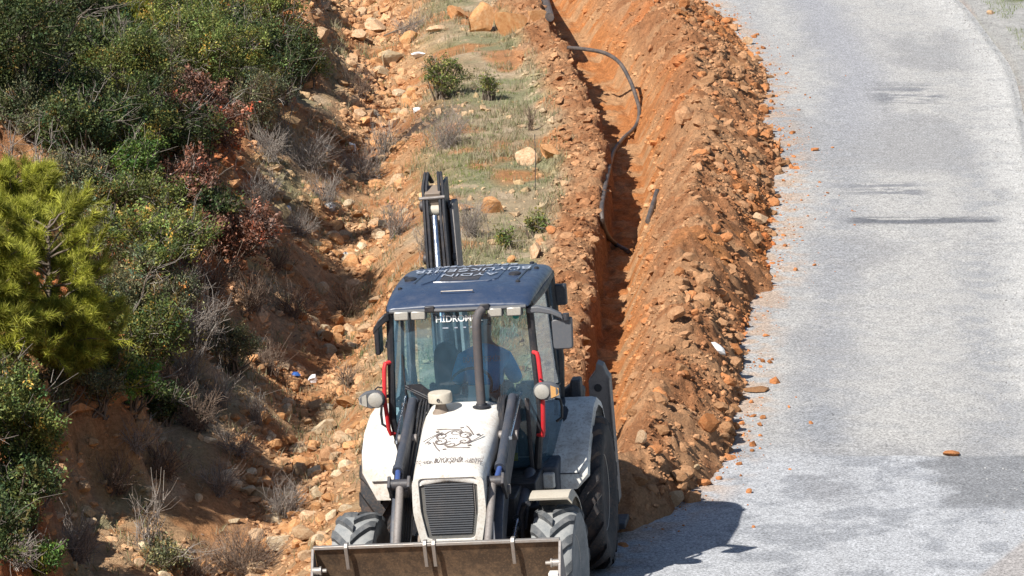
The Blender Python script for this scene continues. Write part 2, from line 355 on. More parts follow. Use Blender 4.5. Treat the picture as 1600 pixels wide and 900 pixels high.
def land(X, Y, zones=False):
    X = np.asarray(X, float); Y = np.asarray(Y, float)
    toe = c_toe(Y) + .45 * (fbm(X * .9 + 3, Y * .45, 4, 5) - .5) + .22 * (fbm(X * 2.6, Y * 1.5, 3, 6) - .5)
    lip = c_lip(Y) + .22 * (fbm(X * .2, Y * 1.1, 3, 8) - .5) + .22 * (fbm(X * 2, Y * 3.2, 3, 18) - .5); flo = c_floor(Y) + .14 + .12 * (fbm(X * .2, Y * .9, 3, 9) - .5)
    gul = c_gully(Y) + .5 * (fbm(X * 0, Y * .35, 2, 4) - .5); foot = c_foot(Y) + .9 * (fbm(X * .2, Y * .5, 3, 3) - .5) + .40 * (lumps(X * .5, Y * 1.5, 33, 3) - .6) + .42 * (fbm(X * 3, Y * 2.8, 4, 34) - .5)
    rl, rr = c_rl(Y), c_rr(Y)
    near = sstep(50, 46.5, Y)
    z = .09 + .14 * (fbm(X * .7, Y * .7, 4, 1) - .5)
    z = z * (1 - near) + near * (-.125 * np.clip((.35 - X) / 1.0, 0, 1.35) + .03 * (fbm(X * 2, Y * 2, 3, 2) - .5) - .02)
    gq = np.exp(-((X - gul) / .72) ** 2)
    z = z - gq * (.62 + .25 * sstep(50, 54, Y) * sstep(62, 58, Y) + .35 * (fbm(X * .5, Y * .5, 2, 12) - .4))
    rough = lumps(X * 1.7, Y * 1.2, 21)
    z = z + (.16 * (rough - .6) + .07 * (fbm(X * 9, Y * 7, 2, 22) - .5)) * np.clip(gq * 1.4 + sstep(foot + .9, foot - .2, X), 0, 1)
    t = np.maximum(0, foot - X)
    cl = np.clip(.40 * sstep(62, 57, Y) + .2 * sstep(49.5, 48, Y) * sstep(43.5, 45.5, Y) + .4 * sstep(66, 72, Y), 0, 1)
    bz = np.interp(t, BANK_T, BANK_Z) * (1 - cl) + np.interp(t, CLIFF_T, CLIFF_Z) * cl
    bn = sstep(0.1, 1.6, t)
    z = z + bz + bn * (.55 * (fbm(X * .5, Y * .45, 4, 31) - .5) + .30 * (rough - .55) + .12 * (fbm(X * 6, Y * 5, 3, 35) - .5))
    # road bed and the verge on its far side
    road = sstep(rl - .3, rl + .05, X); z = z * (1 - road) - .05 * road
    verge = sstep(rr - .05, rr + .6, X)
    z = z + verge * (.052 + .04 * (fbm(X * 1.1, Y * 1.1, 3, 41) - .5) - .10 * np.clip(X - rr - 1.5, 0, 40) ** .9)
    # dug trench with its two banks of spoil
    tf = sstep(47.6, 50.0, Y)
    hf = sstep(44.7, 46.0, Y + .4 * (vnoise(X * 2, Y * 0, 77) - .5))
    crest = flo + np.minimum(.95, .42 * np.maximum(toe - flo, .05)); hc = c_crest(Y) * (.82 + .42 * fbm(X * 0, Y * .55, 3, 15))
    depth = -.40 + .14 * sstep(60, 54, Y) - .12 * (fbm(X * .6, Y * .6, 2, 16) - .5)
    lum = lumps(X * 2.3, Y * 1.9, 51, 4); lum2 = fbm(X * 5.5, Y * 4.5, 3, 52); lum3 = fbm(X * 15, Y * 11, 2, 53)
    q = np.clip((X - flo) / np.maximum(crest - flo, .05), 0, 1); wall = depth * tf * (1 - q) + hc * hf * np.sin(q * 1.5708) ** .9 + (1 - tf) * (1 - hf) * -.05
    q2 = np.clip((X - crest) / np.maximum(toe - crest, .05), 0, 1)
    flank = (hc + .06) * (1 - q2 ** 1.45) - .06
    right = np.where(X < crest, wall, np.where(hf > 0, flank * hf - .06 * (1 - hf), -.06))
    amp = np.clip(q * 1.3, .40, 1) * np.clip((1 - q2) * 3.2, 0, 1) * hf
    right = right + amp * (.22 * (lum - .58) + .15 * (lum2 - .5) + .12 * (lum3 - .5))
    right = np.where(X > toe, -.06, right)
    bw = .95; qb = np.clip((X - (lip - bw)) / bw, 0, 1)
    berm = .28 * sstep(0, .8, qb) * sstep(1.16, .92, qb) * (.65 + .7 * fbm(X * .4, Y * .7, 2, 61)) * tf
    bmask = sstep(0, .4, qb) * tf
    left = z * (1 - sstep(.2, 1, qb) * tf) + .03 * sstep(.2, 1, qb) * tf + berm + bmask * (.20 * (lum - .58) + .14 * (lum2 - .5) + .12 * (lum3 - .5))
    wl = sstep(lip - .02, lip + .09, X)
    intr = (X > lip - .03) & (X < flo + .0)
    zin = left * (1 - wl * tf) + (depth + .10 * (lum2 - .5) + .07 * (lum3 - .5)) * wl * tf
    out = np.where(X <= lip - .02, np.where(tf > 0, left, z), z)
    out = np.where(intr & (tf > 0), zin, out)
    inright = (X >= flo) & (X <= toe) & ((tf > 0) | (hf > 0))
    keep = np.where(tf >= .999, 1.0, np.clip(hf + tf, 0, 1))
    out = np.where(inright, right * keep + out * (1 - keep), out)
    if not zones: return out
    return out, dict(toe=toe, lip=lip, flo=flo, crest=crest, gq=gq, t=t, qb=qb, tf=tf, hf=hf, q=q, q2=q2, road=road, rr=rr, rl=rl, inright=inright, near=near, foot=foot, lum=lum)

FW = np.array([0, math.cos(PITCH), -math.sin(PITCH)]); UP = np.array([0, math.sin(PITCH), math.cos(PITCH)]); RT = np.array([1., 0, 0])
_T = np.concatenate([np.arange(40, 95, .04)])
def pick(u, v, lift=0.0):
    """where the sight line through a point of the photograph meets the land"""
    r = FW + RT * (u - 800) / FPX + UP * (450 - v) / FPX
    P = np.array([0, 0, CAM_H])[None] + _T[:, None] * r[None]
    below = P[:, 2] < land(P[:, 0], P[:, 1])
    i = int(np.argmax(below)) if below.any() else len(_T) - 1
    p = P[i]; return Vector((p[0], p[1], float(land(p[0], p[1])) + lift))
def pxm(p): return FPX / (p[1] * FW[1] + (p[2] - CAM_H) * FW[2])      # photograph pixels in one metre there

# soil colours of the earth, with painted shade on the trench's left wall
def soil_colour(X, Y, z, Z):
    def C(*c): return np.array(c)[None, :]
    def lerp(a, b, w): return a * (1 - w[:, None]) + b * w[:, None]
    n1 = fbm(X * .9, Y * .7, 4, 101); n2 = fbm(X * 2.7, Y * 2.2, 4, 102); n3 = fbm(X * .35, Y * .3, 3, 103)
    shoulder = lerp(C(.40, .31, .20) + 0 * X[:, None], C(.27, .26, .15), sstep(.42, .62, n1))
    shoulder = lerp(shoulder, C(.50, .39, .27), sstep(.55, .75, n2))
    shoulder = lerp(shoulder, C(.46, .20, .08), sstep(.52, .66, fbm(X * .8, Y * .6, 3, 104)) * .8)
    gully = lerp(C(.42, .19, .080) + 0 * X[:, None], C(.47, .29, .16), sstep(.4, .65, n2))
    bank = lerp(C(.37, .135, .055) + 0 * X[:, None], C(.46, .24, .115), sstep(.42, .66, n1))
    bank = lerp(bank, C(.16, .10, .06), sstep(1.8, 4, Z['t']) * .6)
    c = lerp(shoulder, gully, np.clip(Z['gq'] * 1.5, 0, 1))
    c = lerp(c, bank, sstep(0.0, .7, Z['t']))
    nearc = lerp(C(.46, .29, .165) + 0 * X[:, None], C(.42, .19, .078), sstep(.4, .6, n2))
    c = lerp(c, nearc, Z['near'] * (Z['t'] <= 0) * .85)
    tan = lerp(C(.42, .232, .122) + 0 * X[:, None], C(.325, .150, .070), sstep(.38, .62, n2))
    fresh = lerp(C(.46, .150, .045) + 0 * X[:, None], C(.42, .185, .070), sstep(.35, .7, n2))
    mixf = sstep(.55, .70, n1) * .75 + .35 * sstep(.55, .95, Z['q2']) * sstep(.40, .6, n3)
    heap = lerp(tan, fresh, np.clip(mixf, 0, 1))
    tr = lerp(C(.47, .190, .068) + 0 * X[:, None], C(.49, .275, .14), sstep(.4, .65, n2))
    heap = lerp(tr, heap, sstep(.15, .6, Z['q']))
    c = lerp(c, np.minimum(tan * 1.0, .8), sstep(.15, .6, Z['qb']) * Z['tf'] * (X <= Z['lip']))
    inside = ((X > Z['lip']) & (X < Z['flo'])) * Z['tf']
    c = lerp(c, tr, inside)
    c = lerp(c, C(.30, .155, .085), ((X > Z['lip'] - .04) & (X < Z['lip'] + .10)) * Z['tf'] * .8)  # left trench wall darkened: its shade is painted into the soil colour
    c = lerp(c, heap, Z['inright'] * 1.0)
    bp_ = np.exp(-((X - BURN[0]) / .55) ** 2 - ((Y - BURN[1]) / 1.0) ** 2) * sstep(.35, .6, n2 + .15)
    c = lerp(c, C(.045, .04, .04), np.clip(bp_ * 1.3, 0, .9))
    verge = lerp(C(.43, .425, .415) + 0 * X[:, None], C(.20, .22, .12), sstep(.50, .64, n1) * sstep(.3, 1.2, X - Z['rr']))
    c = lerp(c, verge, sstep(-.2, .1, X - Z['rr']))
    return np.clip(c, .01, .8)

_b = pick(655, 196); BURN = (_b.x, _b.y)      # where somebody lit a fire
xs = np.concatenate([[-160, -110, -75, -50, -34, -24, -17, -13], np.arange(-10.5, -7.4, .15), np.arange(-7.4, 4.6, .032), np.arange(4.6, 10, .15), [11, 13, 17, 24, 40, 70, 110, 160]])
ys = np.concatenate([[-40, -10, 10, 22, 30, 35], np.arange(38, 42.5, .25), np.arange(42.5, 86, .062), np.arange(86, 96, .4), [98, 102, 108, 118, 130, 150, 180, 230, 300]])
GX, GY = np.meshgrid(xs, ys); gx, gy = GX.ravel(), GY.ravel()
gz, ZN = land(gx, gy, True)
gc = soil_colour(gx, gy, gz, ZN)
nx, ny = len(xs), len(ys)
ii = (np.arange(ny - 1)[:, None] * nx + np.arange(nx - 1)[None, :]).ravel()
FQ = np.stack([ii, ii + 1, ii + nx + 1, ii + nx], 1)
fx_, fy_ = gx[FQ].mean(1), gy[FQ].mean(1)
def fz(k): return ZN[k][FQ].mean(1)
reg = np.zeros(len(FQ), int)                                                    # 0 terrain 1 trench 2 heap 3 berm
lipf, flof, toef, crf = fz('lip'), fz('flo'), fz('toe'), fz('crest')
inY = (fy_ > 45) & (fy_ < 140)
reg[(fx_ > lipf) & (fx_ < flof + .3 * (crf - flof)) & (fy_ > 48.2) & inY] = 1
reg[(fx_ >= flof + .3 * (crf - flof)) & (fx_ < toef) & inY] = 2
reg[(fx_ > lipf - .8) & (fx_ <= lipf) & (fy_ > 48.8) & inY] = 3
def region(k, name):
    F = FQ[reg == k]; u, inv = np.unique(F, return_inverse=True)
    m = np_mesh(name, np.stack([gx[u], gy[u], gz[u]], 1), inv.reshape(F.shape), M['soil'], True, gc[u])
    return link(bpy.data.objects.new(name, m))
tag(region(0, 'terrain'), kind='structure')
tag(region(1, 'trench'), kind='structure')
tag(region(2, 'spoil_heap'), 'long heap of dug orange and tan soil between the trench and the road', 'soil heap')
tag(region(3, 'spoil_bank'), 'low crumbly bank of tan soil along the grassy side of the trench', 'soil bank')

# the road: a sheet following its two edges
ry = np.concatenate([[-30, 0, 20, 32], np.arange(38, 92, .07), np.arange(92, 140, 1.0)])
ru = np.linspace(0, 1, 130)
RX = c_rl(ry)[:, None] * (1 - ru) + c_rr(ry)[:, None] * ru; RY = np.repeat(ry[:, None], len(ru), 1)
rx, ryy = RX.ravel(), RY.ravel(); edge = np.minimum(ru, 1 - ru)[None].repeat(len(ry), 0).ravel()
rz = .012 * (fbm(rx * .5, ryy * .3, 2, 71) - .5) - .05 * (1 - sstep(0, .03, edge)) + .006
def px_of(X, Y, z=0):
    d = Y * FW[1] + (z - CAM_H) * FW[2]; return 800 + FPX * X / d
def road_colour(X, Y):
    def L(a, b, w): return a * (1 - w[:, None]) + np.array(b)[None] * w[:, None]
    n1 = fbm(X * .55, Y * .22, 4, 201); n2 = fbm(X * 1.1, Y * 2.6, 4, 202); n3 = fbm(X * 4, Y * 4, 3, 203); n4 = fbm(X * 3.4, Y * 2.9, 5, 204)
    n5 = fbm(X * 1.3, Y * 6.0, 4, 206)
    wob = .5 * (fbm(X * .6, Y * .5, 3, 205) - .5)
    c = np.repeat(np.array([[.345, .340, .332]]), len(X), 0)
    c = L(c, (.25, .25, .255), sstep(.46, .62, n1) * .85)
    rr = c_rr(Y); lane = rr - X                                                  # metres from the far edge
    c = L(c, (.42, .416, .408), sstep(1.0, .2, lane + wob * .8))                 # loose chippings along the verge
    c = L(c, (.255, .26, .272), np.exp(-((lane - .85 + wob) / .30) ** 2) * (.3 + .6 * sstep(.44, .56, n4)) * sstep(74, 62, Y))
    c = L(c, (.245, .25, .265), np.exp(-((lane - 2.75 + wob * .5) / .36) ** 2) * (.35 + .55 * sstep(.42, .56, n4)))
    c = L(c, (.28, .285, .292), sstep(.54, .66, n4) * .40)   # wheel track
    c = L(c, (.27, .275, .295), np.exp(-((lane - 2.55 + wob * .7) / .45) ** 2) * sstep(66, 72, Y) * .9)
    c = L(c, (.28, .282, .295), np.exp(-((lane - 3.9 + wob * .5) / .30) ** 2) * .55)
    # bitumen bled through in bands across the lane
    def band(y0, h, x0, x1, k): return np.exp(-((Y - y0 + 1.3 * (n2 - .5)) / h) ** 2) * sstep(x0 - .25, x0 + .2, X) * sstep(x1 + .25, x1 - .2, X) * k
    c = L(c, (.115, .12, .135), np.clip(np.exp(-((Y - 61.9 + .5 * (n5 - .5)) / .22) ** 2) * sstep(4.3, 4.7, X) * sstep(6.6, 6.3, X) * 1.4 * sstep(.33, .45, n5), 0, .95))
    c = L(c, (.17, .175, .19), np.clip(band(64.0, .5, 4.6, 5.6, 1.2) * sstep(.50, .56, n5), 0, .9))
    c = L(c, (.17, .175, .19), np.clip(band(72.0, 1.1, 5.6, 6.6, 1.2) * sstep(.48, .55, n5), 0, .9))
    # older paving this side of a straight joint
    old = sstep(48.62, 48.55, Y + .10 * (n3 - .5)) * sstep(3.15, 3.35, X + .3 * (n1 - .5)) + sstep(49.6, 48.2, Y + 1.2 * (n1 - .5)) * sstep(3.4, 3.0, X)
    old = np.clip(old, 0, 1)
    oc = np.repeat(np.array([[.345, .355, .375]]), len(X), 0)
    oc = L(oc, (.22, .23, .25), sstep(.48, .62, n4) * .75)
    oc = L(oc, (.165, .17, .18), sstep(46.3, 46.8, Y + .6 * (n1 - .5)) * sstep(4.25, 4.5, X + .5 * (n3 - .5)) * .8)
    oc = L(oc, (.215, .22, .235), np.exp(-((X - 3.25) / .35) ** 2 - ((Y - 47.3) / .9) ** 2) * .8 * sstep(.3, .55, n2))
    c = c * (1 - old[:, None]) + oc * old[:, None]
    c = L(c, (.21, .22, .24), np.exp(-((X - 3.4 + wob) / .28) ** 2 - ((Y - 50.2) / 1.2) ** 2) * .75)
    pat = sstep(.0, .08, (X - 4.45) - (Y - 43.8) * .42) * sstep(46.8, 46.6, Y)   # darker apron in the near corner
    c = L(c, (.30, .285, .28), np.clip(pat, 0, 1))
    # soil dust trodden onto the road beside the heap
    c = L(c, (.40, .27, .175), sstep(.55, .0, X - c_toe(Y)) * sstep(.44, .58, n3) * .6)
    return np.clip(c, .02, .8)
i2 = (np.arange(len(ry) - 1)[:, None] * len(ru) + np.arange(len(ru) - 1)[None]).ravel()
mroad = np_mesh('road', np.stack([rx, ryy, rz], 1), np.stack([i2, i2 + 1, i2 + len(ru) + 1, i2 + len(ru)], 1), M['road'], True, road_colour(rx, ryy))
tag(link(bpy.data.objects.new('road', mroad)), kind='structure')

# ------------------------------------------------------------------ the backhoe loader
# its own frame: x to the right as seen from the camera, y backwards, z up; rear axle at the origin
BH = empty('backhoe_loader', (-.156, 44.205, -.068))
BH.rotation_euler = (Matrix.Rotation(math.radians(-7.3), 3, 'Z') @ Matrix.Rotation(math.radians(-4.0), 3, 'Y')).to_euler()
tag(BH, 'white backhoe loader with dark blue cab roof parked at the end of the trench', 'backhoe loader')

def text(name, s, size, mtx, mat, parent, extr=.001, xs=1.0, fit=None, bold=0.0):
    cu = bpy.data.curves.new('t', 'FONT'); cu.body = s; cu.size = size; cu.align_x = 'CENTER'; cu.align_y = 'CENTER'; cu.extrude = extr; cu.offset = bold
    o = bpy.data.objects.new('t', cu); COL.objects.link(o); bpy.context.view_layer.update()
    m = bpy.data.meshes.new_from_object(o.evaluated_get(bpy.context.evaluated_depsgraph_get()))
    bpy.data.objects.remove(o); bpy.data.curves.remove(cu)
    if fit: xs = fit / (max(v.co.x for v in m.vertices) - min(v.co.x for v in m.vertices))
    m.transform(mtx @ Matrix.Diagonal((xs, 1, 1, 1))); m.materials.clear(); m.materials.append(mat)
    return link(bpy.data.objects.new(name, m), parent)

# chassis ---------------------------------------------------------------
b = MB()
for s in (-1, 1): b.bar((s * .30, -2.55, .85), (s * .30, 1.2, .85), .10, .34)
b.box((0, -.2, .72), (.55, 2.4, .45)); b.box((0, -1.9, 1.15), (.50, 1.3, .62)); b.box((.50, -1.25, 1.0), (.34, .7, .5)); b.box((-.50, -1.2, 1.0), (.34, .6, .5))
b.box((.47, -1.85, 1.05), (.14, .5, .36)); b.box((.60, -1.62, .90), (.22, .22, .30))
b.tube([(-.86, -2.15, .57), (.86, -2.15, .57)], .10, 12); b.tube([(-.9, 0, .75), (.9, 0, .75)], .15, 12); b.box((0, -2.15, .62), (.35, .3, .3))
b.box((0, 1.15, .85), (1.9, .16, .75)); b.box((0, -2.52, .92), (.62, .16, .22))
b.build('chassis', M['black'], BH, .012)
b = MB(); b.prism([(-1.02, 1.25), (-1.0, .93), (-.62, .78), (-.40, 1.02), (-.38, 1.30)], 'x', .60, .80); b.build('side_guard', M['armsteel'], BH, .02)
b = MB(); b.box((.70, -1.05, .55), (.30, .40, .05)); b.box((.70, -1.05, .85), (.26, .34, .04)); b.bar((.60, -1.05, .5), (.60, -1.05, 1.0), .04, .3); b.build('step', M['charcoal'], BH, .008)

M['lettering_white'] = mat_paint('white_lettering', (0.78, 0.80, 0.80), 0.6, (0.5, 0.5, 0.5), 0.1)
# bonnet -----------------------------------------------------------------
def bonnet_z(y): return np.interp(y, [-2.84, -2.80, -2.72, -2.55, -1.2, -1.05], [1.665, 1.69, 1.715, 1.742, 1.945, 1.95])
b = MB(); secs = []
for y in (-2.86, -2.82, -2.74, -2.6, -2.2, -1.8, -1.4, -1.22, -1.12):
    w = np.interp(y, [-2.86, -2.5, -1.2], [.325, .345, .385]); z = float(bonnet_z(y)) - (.02 if y < -2.85 else 0); lo = np.interp(y, [-2.86, -2.4, -1.12], [1.60, 1.42, 1.45])
    half = [(w, lo), (w + .004, z - .15), (w - .012, z - .07), (w - .055, z - .018), (w - .14, z + .002), (w * .3, z + .012)]
    q = .05 * (-1.2 - y) / 1.66; secs.append([(q + x, y, zz) for x, zz in half] + [(q - x, y, zz) for x, zz in reversed(half)])
b.loft(secs)
bonnet = b.build('bonnet', M['white_clean'], BH, sub=1, smooth=50)
# nose frame round the grille: outer and inner outline
def rr_outline(pts, r, n=5):
    out = []; k = len(pts)
    for i in range(k):
        p, a, c = Vector(pts[i]), Vector(pts[i - 1]), Vector(pts[(i + 1) % k]); d1 = (a - p).normalized(); d2 = (c - p).normalized()
        for j in range(n + 1):
            t = j / n; q = (p + d1 * r * (1 - t)) * (1 - t) + (p + d2 * r * t) * t; out.append((q.x, q.y))
    return out
outer = rr_outline([(-.325, 1.632), (.325, 1.632), (.335, 1.30), (.27, .98), (-.27, .98), (-.335, 1.30)], .07)
inner = rr_outline([(-.268, 1.626), (.268, 1.626), (.262, 1.32), (.215, 1.055), (-.215, 1.055), (-.262, 1.32)], .05)
b = MB(); n_ = len(outer); V = [(x, y, z) for y in (-2.865, -2.40) for (x, z) in outer] + [(x, y, z) for y in (-2.865, -2.55) for (x, z) in inner]
F = [(k, (k + 1) % n_, n_ + (k + 1) % n_, n_ + k) for k in range(n_)] + [(k, (k + 1) % n_, 2 * n_ + (k + 1) % n_, 2 * n_ + k) for k in range(n_)] + [(2 * n_ + k, 2 * n_ + (k + 1) % n_, 3 * n_ + (k + 1) % n_, 3 * n_ + k) for k in range(n_)]
b.add([(x + .05, y, z) for x, y, z in V], F); b.build('nose', M['white'], BH, .008)
b = MB(); b.prism(rr_outline([(-.268, 1.64), (.268, 1.64), (.265, 1.32), (.218, 1.05), (-.218, 1.05), (-.265, 1.32)], .05), 'y', -2.835, -2.80); grille = b.build('grille', M['grille'], BH, .004); grille.location.x = .05
b = MB()
for i in range(22):
    z = 1.11 + i * .0215; w = np.interp(z, [1.05, 1.32, 1.64], [.205, .245, .245]); b.box((0, -2.842, z), (w * 2 - .05, .016, .009))
b.build('slats', M['plastic'], grille, smooth=0)
b = MB(); b.tube([(.235, -2.846, 1.55), (.235, -2.846, 1.28)], .004, 5); b.build('grille_trim', M['grey_steel'], grille)
b = MB(); b.lathe([(-2.855, .018), (-2.85, .026), (-2.835, .026)], 20, 'y', (.0, 0, 1.605)); b.build('badge', M['chrome'], grille)
for s in (-1, 1):
    b = MB(); b.lathe([(0, .0), (.0, .07), (.02, .075), (.03, .06), (.03, .0)], 20, 'x', (s * .26, -2.80, 1.02)); b.build('tow_eye', M['dust_steel'], BH)
    b = MB(); b.prism([(-2.40, 1.44), (-1.15, 1.46), (-1.15, 1.05), (-2.40, 1.0)], 'x', s * .30, s * .325); b.build('engine_panel', M['charcoal'], BH, .01)
b = MB(); b.lathe([(1.925, .085), (1.935, .085), (1.945, .055), (1.96, .05)], 20, 'z', (.18, -1.35, 0)); b.build('exhaust_flange', M['black'], BH)
b = MB(); b.tube([(.18, -1.35, 1.93), (.18, -1.35, 2.30), (.185, -1.35, 2.62), (.188, -1.348, 2.70), (.196, -1.335, 2.765), (.215, -1.31, 2.81), (.245, -1.28, 2.835)], .043, 16); ex = b.build('exhaust_pipe', M['exhaust'], BH)
b = MB(); b.tube([(.23, -1.295, 2.826), (.25, -1.276, 2.838)], .034, 12); b.build('exhaust_mouth', M['black'], ex)
# air intake: flared stem under a drum
b = MB(); b.lathe([(1.895, .085), (1.91, .08), (1.94, .058), (1.985, .046), (2.0, .05)], 24, 'z', (-.19, -1.42, 0)); ai = b.build('air_intake', M['dust_steel'], BH)
b = MB(); b.lathe([(2.0, .05), (2.004, .105), (2.012, .113), (2.085, .113), (2.098, .104), (2.102, .06), (2.106, .0)], 28, 'z', (-.19, -1.42, 0)); b.build('intake_drum', M['beige'], ai)
text('lettering', 'e.', .075, Matrix.Translation((-.185, -1.536, 2.05)) @ Matrix.Rotation(math.pi / 2, 4, 'X'), M['black'], ai, .002)
# emblem: a wreath of curls, dots and spokes lying on the bonnet
slope = math.atan(.150)
def on_bonnet(x, y): return (x, y, float(bonnet_z(y)) + .0125)
def ribbon(mb, pts, w):
    P = [Vector(on_bonnet(*p)) for p in pts]; V = []
    for i, p in enumerate(P):
        d = (P[min(i + 1, len(P) - 1)] - P[max(i - 1, 0)]); t = Vector((-d.y, d.x, 0)).normalized() * w * .5; V += [p + t, p - t]
    n = len(P); V += [v + Vector((0, 0, .0025)) for v in V]; o = 2 * n
    F = [(o + 2 * i, o + 2 * i + 1, o + 2 * i + 3, o + 2 * i + 2) for i in range(n - 1)] + [(2 * i, 2 * i + 2, o + 2 * i + 2, o + 2 * i) for i in range(n - 1)] + [(2 * i + 1, o + 2 * i + 1, o + 2 * i + 3, 2 * i + 3) for i in range(n - 1)]
    mb.add(V, F)
b = MB(); cx, cy = 0.015, -2.13
def E_(r, a): return (cx + .205 * r * math.cos(a), cy + .235 * r * math.sin(a))
for k in range(6):
    a0 = math.radians(k * 60 + 12)
    ribbon(b, [E_(.74 + .10 * math.sin(i * .42), a0 + i * .10) for i in range(13)], .014)
    ribbon(b, [E_(.92 + .42 * (i / 9) ** 2.2, a0 + .15 + i * .10) for i in range(10)], .013)
    c0 = E_(.62, a0 + .3); sg = 1 if k % 2 else -1
    ribbon(b, [(c0[0] + (.010 + .0042 * i) * math.cos(i * .55) * sg, c0[1] + (.012 + .005 * i) * math.sin(i * .55)) for i in range(15)], .011)
    ca, sa = E_(1.12, a0 + .10); ribbon(b, [(ca - .016, sa - .004), (ca, sa), (ca + .016, sa + .006)], .030)
for k in range(4): ribbon(b, [(cx - .034 + k * .02, cy), (cx - .022 + k * .02, cy)], .020)
b.build('emblem', M['print'], bonnet, smooth=0)
def bt(x, y, z=.0135): return Matrix.Translation((x, y, float(bonnet_z(y)) + z)) @ Matrix.Rotation(slope, 4, 'X')
text('lettering', 'T.C. AYDIN', .115, bt(-.18, -2.665, .004), M['print'], bonnet, .001, fit=.155)
text('lettering', 'BÜYÜKŞEHİR', .15, bt(.040, -2.655, .0125), M['print'], bonnet, .001, fit=.26, bold=.0012)
text('lettering', 'BELEDİYESİ', .125, bt(.265, -2.655, .003), M['print'], bonnet, .001, fit=.18)

# cab -----------------------------------------------------------------------
AZ = [1.25, 1.80, 2.84]
def aw(z): return float(np.interp(z, AZ, [.62, .70, .655]))
def ay(z): return float(np.interp(z, AZ, [-1.06, -1.13, -1.09]))
b = MB()
for s in (-1, 1):
    b.tube([(s * aw(z), ay(z), z) for z in (1.22, 1.5, 1.8, 2.3, 2.86)], .036, 8)
    b.tube([(s * .70, .30, 1.55), (s * .725, .31, 2.0), (s * .68, .32, 2.86)], .042, 8)
    b.tube([(s * .62, -1.06, 1.24), (s * .73, -.58, 1.24), (s * .79, -.35, 1.38), (s * .79, -.05, 1.56), (s * .72, .30, 1.60)], .034, 8)
    b.tube([(s * .655, -1.09, 2.83), (s * .70, -.4, 2.84), (s * .68, .32, 2.83)], .045, 8)
    b.tube([(s * .715, -.16, 1.55), (s * .74, -.14, 2.0), (s * .695, -.14, 2.84)], .022, 6)
b.tube([(-.655, -1.09, 2.84), (0, -1.13, 2.84), (.655, -1.09, 2.84)], .05, 8); b.tube([(-.70, .31, 1.6), (.70, .31, 1.6)], .04, 8); b.tube([(-.68, .32, 2.82), (.68, .32, 2.82)], .045, 8)
b.build('cab_frame', M['black'], BH)
b = MB(); b.prism([(-1.08, 1.235), (-.58, 1.235), (-.36, 1.36), (-.05, 1.54), (.40, 1.60), (.40, .95), (-1.08, 1.08)], 'x', -.66, .66); b.build('cab_base', M['white'], BH, .02)
for s in (-1, 1):
    b = MB(); b.prism([(-1.09, 1.20), (-.60, 1.20), (-.42, 1.30), (-.42, 1.05), (-.62, .99), (-1.09, 1.06)], 'x', s * .665, s * .775); b.build('door_sill', M['white'], BH, .015)
# windscreen: bowed sheet
b = MB(); zz = [1.28, 1.5, 1.8, 2.1, 2.5, 2.80]; secs = []
for z in zz: secs.append([(t * (aw(z) - .03), ay(z) - .012 - .075 * (1 - t * t), z) for t in np.linspace(-1, 1, 13)])
b.loft(secs, closed=False); ws = b.build('windscreen', M['glass'], BH, smooth=60)
def wsy(x, z): t = x / (aw(z) - .03); return ay(z) - .012 - .075 * (1 - t * t)
text('lettering', 'HİDROMEK', .085, Matrix.Translation((.0, wsy(0, 2.745) - .006, 2.738)) @ Matrix.Rotation(math.pi / 2, 4, 'X'), M['lettering_white'], ws, .001, .98, bold=.001)
b = MB()
for x0 in (-.16, -.06, .02, .10): b.box((x0 + .03, wsy(x0, 2.655) - .005, 2.655), (.055 if x0 in (-.16, .10) else .03, .002, .012))
b.build('small_print', M['print_white'], ws, smooth=0)
b = MB(); b.lathe([(-.004, .033), (0, .033)], 16, 'y', (.53, wsy(.53, 2.735) - .004, 2.735)); b.build('sticker', M['green'], ws)
for s in (-1, 1):
    side = [(s * (aw(1.27) + .01), -1.03, 1.27), (s * .735, -.58, 1.27), (s * .785, -.34, 1.41), (s * .775, -.16, 1.52), (s * .75, -.15, 2.0), (s * .70, -.15, 2.80), (s * .668, -1.05, 2.80), (s * .712, -1.08, 1.8)]
    b = MB(); b.add(side, [tuple(range(8))]); dg = b.build('door_glass', M['glass'], BH, smooth=0)
    b = MB(); b.bar((s * (aw(1.27) + .02), -1.0, 1.86), (s * .765, -.16, 1.86), .015, .025, (0, 0, 1)); b.build('glazing_bar', M['black'], dg)
    b = MB(); b.add([(s * .765, -.12, 1.60), (s * .715, .28, 1.63), (s * .735, .29, 2.0), (s * .69, .30, 2.80), (s * .705, -.13, 2.80), (s * .75, -.12, 2.0)], [tuple(range(6))]); b.build('quarter_glass', M['glass'], BH, smooth=0)
    b = MB(); b.tube([(s * .80, -.82, 1.86), (s * .85, -.82, 1.85), (s * .86, -.82, 1.78), (s * .855, -.82, 1.68), (s * .80, -.82, 1.64)], .013, 8); b.build('grab_handle', M['black'], BH)
b = MB(); b.box((.36, -1.02, 1.36), (.16, .01, .075)); b.build('warning_label', M['yellow'], ws, smooth=0)
b = MB(); b.add([(-.66, .325, 1.66), (.66, .325, 1.66), (.645, .325, 2.78), (-.645, .325, 2.78)], [(0, 1, 2, 3)]); b.build('rear_window', M['glass'], BH, smooth=0)
